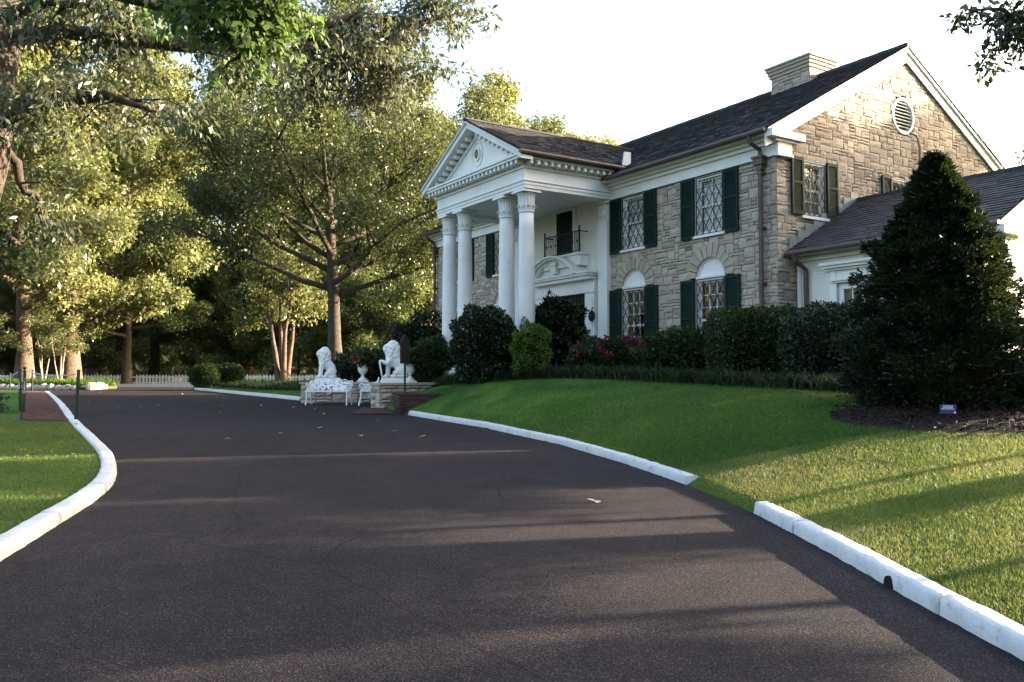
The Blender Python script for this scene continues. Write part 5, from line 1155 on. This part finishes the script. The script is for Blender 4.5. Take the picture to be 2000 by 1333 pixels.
# ------------------------------------------------------------------ terrace wall with the lions
tw = empty('stone_wall', (0, 0, 0), 0, 'low tan stone retaining wall carrying the two white lions', 'wall'); WT = 1.37
plan = [(-6.85, 27.3), (-3.85, 27.1), (-3.85, 24.9), (-4.07, 24.4), (-3.71, 23.75), (-2.35, 24.5)]
rgw = np.random.default_rng(77); back = [(-6.85, 28.6), (-5.4, 28.5), (-3.4, 28.3), (-2.6, 26.5), (-1.9, 25.4)]
m = MB(); poly = plan+back[::-1]; m.prism(poly, .4, WT-.005); m.build('wall_core', MORTAR, tw)
for i in range(len(plan)-1):
    p, q = Vector(plan[i]), Vector(plan[i+1]); L = (q-p).length; u = (q-p)/L; nv = Vector((u.y, -u.x))
    fr = lambda a, b_, n, p=p, u=u, nv=nv: (p.x+u.x*a+nv.x*(n+.02), p.y+u.y*a+nv.y*(n+.02), b_)
    rects, *_ = pack(0, L, float(D(25))-.05, WT-.07, .105, lambda A, B: A == A, rgw)
    for r in rects:
        c = fr((r[0]+r[1])/2, (r[2]+r[3])/2, 0); stone_mb(fr, *r, rgw, bulge=.055, j=.012).build('stone', STONE, tw, off=tuple(c))
m = MB(); cap = [(-6.9, 27.24), (-3.91, 27.04), (-3.91, 24.93), (-4.14, 24.4), (-3.72, 23.68), (-2.25, 24.46)]
m.tint = .42; m.prism(cap+back[::-1], WT-.06, WT); m.build('coping', STONE, tw)
m = MB(); lp = [(-6.85, 27.3), (-6.95, 29.2)]
# brick corner wall and apron
bw = empty('brick_wall', (0, 0, 0), 0, 'low dark brown brick wall beside the steps, running into the lawn', 'wall')
def brick_face(p, q, z0, z1, root, seed, core=.2):
    p, q = Vector(p), Vector(q); L = (q-p).length; u = (q-p)/L; nv = Vector((u.y, -u.x)); rg_ = np.random.default_rng(seed); z = z0; r_ = 0
    while z < z1-.03:
        a = -.1 if r_ % 2 else 0.0
        while a < L:
            a0, a1 = max(a, 0), min(a+.2, L)
            if a1-a0 > .04:
                m = MB(lambda s, b_, n: (p.x+u.x*s+nv.x*n, p.y+u.y*s+nv.y*n, b_)); m.tint = float(np.clip(rg_.normal(.4, .25), 0, 1)); e = rg_.uniform(.004, .012); m.box(a0+.005, a1-.005, z+.005, min(z+.068, z1), -.05, e)
                m.build('brick', BRICK, root, off=(p.x+u.x*(a0+a1)/2, p.y+u.y*(a0+a1)/2, z+.035))
            a += .2
        z += .075; r_ += 1
A_, B_, C_ = (-3.35, 23.6), (-2.9, 21.75), (-1.78, 21.95)
m = MB(); m.prism([A_, B_, C_, (-1.80, 22.2), (-2.66, 22.02), (-3.1, 23.66)], .45, 1.05); m.v = [(a+.001, b_+.012, c) for a, b_, c in m.v]; m.build('wall_core', BRICKJ, bw)
brick_face(A_, B_, .5, 1.05, bw, 1); brick_face(B_, C_, .5, 1.05, bw, 2)
m = MB(); m.tint = .3; m.prism([(-3.38, 23.62), (-2.93, 21.72), (-1.74, 21.92), (-1.77, 22.24), (-2.63, 22.05), (-3.08, 23.7)], 1.055, 1.115); m.build('coping', BRICK, bw)
m = MB(); m.tint = .25; m.box(-3.0, -2.84, 21.5, 21.68, .4, .78); m.build('end_post', BRICK, bw)
ap = sheet('brick_apron', [(y, [-4.3+.1*(24.2-y), -3.0]) for y in np.arange(21.7, 24.3, .4)], lambda x, y: D(y)+.02, BRICKJ)
y = 21.72; r_ = 0
while y < 24.0:
    x = -4.1+(.1 if r_ % 2 else 0)
    while x < -3.08:
        if cnt < 100000: o = link('brick', bmes[random.randrange(4)], ap, (x, y, float(D(y))+.02)); o.rotation_euler = (0, 0, R(90)+random.gauss(0, .01))
        x += .205
    y += .104; r_ += 1
# sign on a dark pole
sg = empty('sign_post', (-2.82, 22.12, 1.1), R(62), 'narrow pointed dark wooden sign on a pole rising from the brick wall', 'sign')
m = MB(); m.tube([(0, 0, 0), (0, 0, .9)], .03, 10); m.build('pole', POSTG, sg)
m = MB(); m.prism([(-.19, .8), (.19, .8), (.19, 1.38), (.1, 1.5), (0, 1.56), (-.1, 1.5), (-.19, 1.38)], -.025, .025); m.v = [(a, n, b_) for a, b_, n in m.v]; m.build('board', SIGNW, sg)

# ------------------------------------------------------------------ lions
def organic(name, mb, vox, mat, parent, smooth=6):
    me = mb.mesh('tmp', mat); o = bpy.data.objects.new('tmp', me); COL.objects.link(o)
    r = o.modifiers.new('r', 'REMESH'); r.mode = 'VOXEL'; r.voxel_size = vox; s = o.modifiers.new('s', 'SMOOTH'); s.factor = .5; s.iterations = smooth
    dg = bpy.context.evaluated_depsgraph_get(); dg.update(); nm = bpy.data.meshes.new_from_object(o.evaluated_get(dg)); bpy.data.objects.remove(o)
    nm.name = name; nm.materials.clear(); nm.materials.append(mat); nm.polygons.foreach_set('use_smooth', [True]*len(nm.polygons)); return link(name, nm, parent)
def lion(x, y, z, rz, label, shield, sc_=(.8, .85, .9)):
    t = empty('lion_statue', (x, y, z), rz, label, 'statue', 'white stone lions on the terrace wall'); t.scale = sc_; rg_ = np.random.default_rng(3); b = MB(); Z = .17
    for s in (-1, 1):
        b.ell((-.24, s*.13, Z+.21), (.22, .12, .21), 14); b.tube([(-.16, s*.17, Z+.2), (.0, s*.18, Z+.12), (-.06, s*.18, Z+.05)], [.1, .08, .06], 10); b.ell((.03, s*.18, Z+.045), (.14, .065, .05), 12)
    b.tube([(-.34, 0, Z+.16), (-.24, 0, Z+.34), (-.06, 0, Z+.52), (.08, 0, Z+.68)], [.18, .215, .22, .22], 14); b.ell((.1, 0, Z+.56), (.17, .2, .24), 14)
    lift = 1 if shield else None
    for s in (-1, 1):
        if lift == s:
            b.tube([(.14, s*.15, Z+.58), (.28, s*.19, Z+.44), (.42, s*.17, Z+.50)], [.1, .08, .065], 10); b.ell((.47, s*.17, Z+.52), (.085, .065, .045), 12)
        else:
            b.tube([(.14, s*.13, Z+.58), (.2, s*.13, Z+.32), (.23, s*.13, Z+.06)], [.12, .09, .08], 12); b.ell((.28, s*.13, Z+.045), (.11, .075, .05), 12)
            for q in (-1, 0, 1): b.ell((.36, s*.13+q*.045, Z+.035), (.035, .025, .035), 8)
    # mane, then rows of curls over it
    b.ell((.05, 0, Z+.74), (.26, .25, .31), 16); b.ell((.02, 0, Z+.96), (.225, .215, .19), 16); b.ell((.12, 0, Z+.58), (.19, .2, .2), 14)
    for k in range(210):
        th = rg_.uniform(.15, 2.75); ph = rg_.uniform(0, 6.283); d = Vector((math.sin(th)*math.cos(ph), math.sin(th)*math.sin(ph), math.cos(th)))
        if d.x > .72 and .5 < th < 1.6: continue
        c = Vector((.045, 0, Z+.80))+Vector((d.x*.255, d.y*.245, d.z*.345)); b.ell(tuple(c), (.042, .042, .055), 8)
    b.ell((.19, 0, Z+.94), (.16, .15, .15), 14); b.ell((.30, 0, Z+.895), (.105, .095, .07), 12); b.ell((.29, 0, Z+.82), (.09, .075, .05), 12); b.ell((.395, 0, Z+.925), (.028, .045, .026), 10); b.tube([(.26, 0, Z+1.03), (.375, 0, Z+.95)], [.06, .042], 8)
    for s in (-1, 1):
        b.ell((.29, s*.085, Z+1.0), (.045, .045, .025), 8); b.ell((.315, s*.075, Z+.968), (.02, .022, .018), 8); b.ell((.10, s*.18, Z+1.07), (.05, .035, .06), 8); b.ell((.35, s*.055, Z+.875), (.055, .045, .042), 8)
    b.tube([(-.4, 0, Z+.1), (-.46, .1, Z+.05), (-.3, .27, Z+.04), (-.1, .29, Z+.04)], [.04, .035, .03, .045], 8)
    organic('body', b, .0125, MARBLE, t, 1)
    m = MB(); m.box(-.52, .50, -.30, .30, 0, .09); m.box(-.48, .45, -.27, .27, .09, .165); m.build('plinth', MARBLE, t)
    if shield:
        m = MB(); ol = [(-.17, .50), (-.10, .53), (0, .50), (.10, .53), (.17, .50), (.18, .32), (.14, .16), (.06, .05), (0, .0), (-.06, .05), (-.14, .16), (-.18, .32)]
        m.prism(ol, 0, .045); m.prism([(a*.8, b_*.82+.05) for a, b_ in ol], .045, .06); m.v = [(.50-.10*(1-b_/.5)+n, a+.13, Z+b_-.005) for a, b_, n in m.v]; m.build('shield', MARBLE, t)
    return t
lion(-6.20, 27.95, WT, R(198), 'seated white lion above the ornate white bench, facing the drive', False, (.74, .80, .86))
lion(-3.50, 24.95, WT, R(190), 'seated white lion resting a paw on a shield, beside the dark sign', True, (.82, .86, .93))
# flower urns
def urn(x, y, z, label, seed):
    t = empty('flower_urn', (x, y, z), .3, label, 'planter'); m = MB(); m.box(-.17, .17, -.17, .17, 0, .06); m.lathe([(.15, .06), (.14, .1), (.07, .15), (.045, .2), (.05, .24), (.10, .29), (.15, .36), (.165, .46), (.15, .52), (.175, .55), (.19, .57), (.17, .58)], (0, 0, 0), 20); m.build('urn', MARBLE, t, smooth=False)
    rg_ = np.random.default_rng(seed); n = 1500; p, nn, d = blob_points(n, (0, 0, .78), (.36, .36, .26), rg_, 2, .2, .35); link('foliage', leaves('foliage', p, nn+rg_.normal(0, .6, (n, 3))-[0, 0, .3], .11, L_HEDGE, rg_, .55), t)
    for k in range(16):
        dd = unit(rg_.normal(size=(1, 3)))[0]; dd[2] = dd[2]*.5+.1; c = np.array([0, 0, .74])+dd*[.38, .38, .30]; v = np.repeat(c[None], 16, 0)+rg_.normal(0, .03, (16, 3)); link('flower', leaves('flower', v, rg_.normal(size=(16, 3))-[0, 0, .6], .065, RED, rg_, .8), t)
urn(-4.90, 27.6, WT, 'white urn of red flowers standing between the two lions', 4)
urn(-3.15, 26.0, WT, 'red flowers showing behind the lion with the shield and the dark sign', 5)
# ornate white iron benches
def bench(x, y, z, rz, label):
    t = empty('iron_bench', (x, y, z), rz, label, 'bench', 'ornate white iron benches'); w = .66; rg_ = np.random.default_rng(14)
    top = lambda a: .78+.05*math.cos(a/w*math.pi*1.0)+.02*math.cos(a/w*math.pi*6); yb = lambda zz: .19+.28*(zz-.43)
    m = MB(); pts = [(a, yb(top(a)), top(a)) for a in np.linspace(-w, w, 33)]; m.tube([(-w+.05, yb(.43), .43), (-w-.02, yb(.62), .62)]+pts+[(w+.02, yb(.62), .62), (w-.05, yb(.43), .43)], .016, 6); m.tube([(-w+.05, yb(.43), .43), (w-.05, yb(.43), .43)], .014, 6); m.build('back_rim', MARBLE, t)
    m = MB(); n = 150
    for k in range(n):   # cast fern fronds filling the back
        a = rg_.uniform(-w+.02, w-.02); zz = rg_.uniform(.45, top(a)-.03); d = rg_.uniform(0, 6.283); L = rg_.uniform(.08, .14); wd = .032; ca_, sa_ = math.cos(d), math.sin(d); vs = []
        for e, q in ((-.5, 0), (0, -1), (.5, 0), (0, 1)):
            u_ = a+ca_*L*e-sa_*wd*q; v_ = zz+sa_*L*e+ca_*wd*q; u_ = min(max(u_, -w), w); v_ = min(max(v_, .435), top(u_)); vs.append((u_, v_))
        s0 = [(u_, yb(v_)-.006+rg_.normal(0, .002), v_) for u_, v_ in vs]+[(u_, yb(v_)+.006, v_) for u_, v_ in vs]; m.add(s0, [(0,1,2,3),(7,6,5,4),(0,4,5,1),(1,5,6,2),(2,6,7,3),(3,7,4,0)])
    m.build('back_fronds', MARBLE, t)
    m = MB(); m.box(-w-.02, w+.02, -.26, -.225, .405, .445)
    for k in range(12): a = -w+.02+k*(2*w-.04)/11; m.box(a-.03, a+.03, -.225, .19, .425, .44)
    m.box(-w-.02, w+.02, .17, .2, .405, .44); m.build('seat', MARBLE, t)
    for s in (-1, 1):
        m = MB(); xx = s*(w-.03); m.tube([(xx, -.24, .42), (xx, -.23, .3), (xx, -.26, .15), (xx+s*.01, -.30, .0)], [.034, .026, .02, .024], 6); m.build('leg', MARBLE, t)
        m = MB(); m.tube([(xx, .18, .42), (xx, .2, .28), (xx, .25, .14), (xx+s*.01, .31, 0)], [.034, .026, .02, .024], 6); m.build('leg', MARBLE, t)
        m = MB(); m.tube([(xx, yb(.7), .70), (xx, .05, .64), (xx, -.12, .62), (xx, -.24, .66), (xx, -.29, .60), (xx, -.22, .52), (xx, -.24, .43)], .018, 6); m.tube([(xx, .12, .45), (xx, .06, .56), (xx, -.06, .60)], .012, 5); m.tube([(xx, -.18, .45), (xx, -.1, .55), (xx, .02, .5), (xx, .1, .62)], .012, 5)
        for k in range(9): a = -.2+.045*k; m.bar((xx, a, .44-.0), (xx, a+.03, .60), .02, .008)
        m.build('arm_scroll', MARBLE, t)
        m = MB()
        for k in range(7): q = k/6; m.bar((xx, -.22+.4*q, .40), (xx, -.12+.22*q, .22), .022, .008)
        m.build('side_scroll', MARBLE, t)
    return t
bench(-5.66, 26.0, float(D(26)), R(-4), 'white ornate iron bench in front of the stone wall, below the left-hand lion')
bench(-4.42, 25.95, float(D(26)), R(-79.6), 'white ornate iron bench seen end-on beside the corner of the stone wall')

# ------------------------------------------------------------------ shed and utility pole beyond the house
sx, sy = -4.1, 46.5; t = empty('garden_shed', (sx, sy, gz(sx, sy)), R(30), 'small tan-roofed shed half hidden by shrubs beyond the leftmost column', 'shed')
m = MB(); m.box(-1.2, 2.4, -1.2, 1.2, -.2, 2.3); m.build('wall', SHEDW, t)
m = MB(); m.prism([(-1.5, 2.15), (0, 3.35), (1.5, 2.15), (1.5, 2.25), (0, 3.47), (-1.5, 2.25)], -1.5, 2.7); m.v = [(n, a, b_) for a, b_, n in m.v]; m.build('roof', SHEDR, t)
m = MB(); m.prism([(-1.2, 2.3), (1.2, 2.3), (0, 3.3)], -1.19, -1.15); m.v = [(n, a, b_) for a, b_, n in m.v]; m.build('gable', SHEDW, t)
ux, uy = -5.05, 58; uz = float(D(58)); t = empty('utility_pole', (ux, uy, uz), 0, 'pale pole with guy wires seen just left of the leftmost column', 'pole')
m = MB(); m.tube([(0, 0, 0), (0, 0, 9.5)], [.14, .1], 10); m.build('pole', BARKP, t)
m = MB()
for q in (0, .35, .55): m.tube([(-.1, 0, 5.4+q), (-.5-.3*q, -.3, 4.4), (-1.25+.9*q, -.8, 3.2-.3*q), (-1.9+1.3*q, -1.2, 1.6)], .03, 5)
m.build('guy_wire', KERBW, t)

# ------------------------------------------------------------------ fallen leaves on drive and verge
rg = np.random.default_rng(55); lm = []
for v_ in range(5):
    n_ = 10; m = MB(); m.tint = (.1, .35, .6, .8, 1.0)[v_]; vs = []
    for k in range(n_): a = 6.283*k/n_; r_ = .05*(1+.35*math.cos(3*a)+.2*rg.normal())*(.7 if k % 2 else 1); vs.append((r_*math.cos(a)*1.3, r_*math.sin(a)*.7, .008+.014*rg.random()+.01*math.cos(2*a)))
    vs.append((0, 0, .004)); m.add(vs, [(k, (k+1) % n_, n_) for k in range(n_)]); lm.append(m.mesh('fallen_leaf', DRYLEAF))
pos = []
for k in range(26):
    Y = rg.uniform(13, 27) if k > 12 else rg.uniform(24, 40); X = rg.uniform(xl(Y)+.5, min(xr(Y)-.4, xl(Y)+9)); pos.append((X, Y))
pos += [(-8.3, 14.6), (-6.35, 12.2), (-6.8, 11.9), (-9.0, 17.4), (-7.3, 12.6), (2.9, 7.0), (.9, 9.0), (-2.4, 17), (-3.1, 19.5), (-1.7, 16)]
for X, Y in pos:
    o = link('fallen_leaf', lm[rg.integers(5)]); o.location = (X, Y, gz(X, Y)+(.04 if X < xl(Y) else .003)); o.rotation_euler = (rg.normal(0, .2), rg.normal(0, .2), rg.uniform(0, 6.28)); s = rg.uniform(.5, 1.05); o.scale = (s, s, s)
    og = X < xl(Y) or X > xr(Y); tag(o, 'dry fallen leaf lying on the mown grass beside the kerb' if og else 'single dry fallen leaf lying on the dark driveway', 'leaf', 'fallen leaves on the grass' if og else 'fallen leaves scattered on the drive')
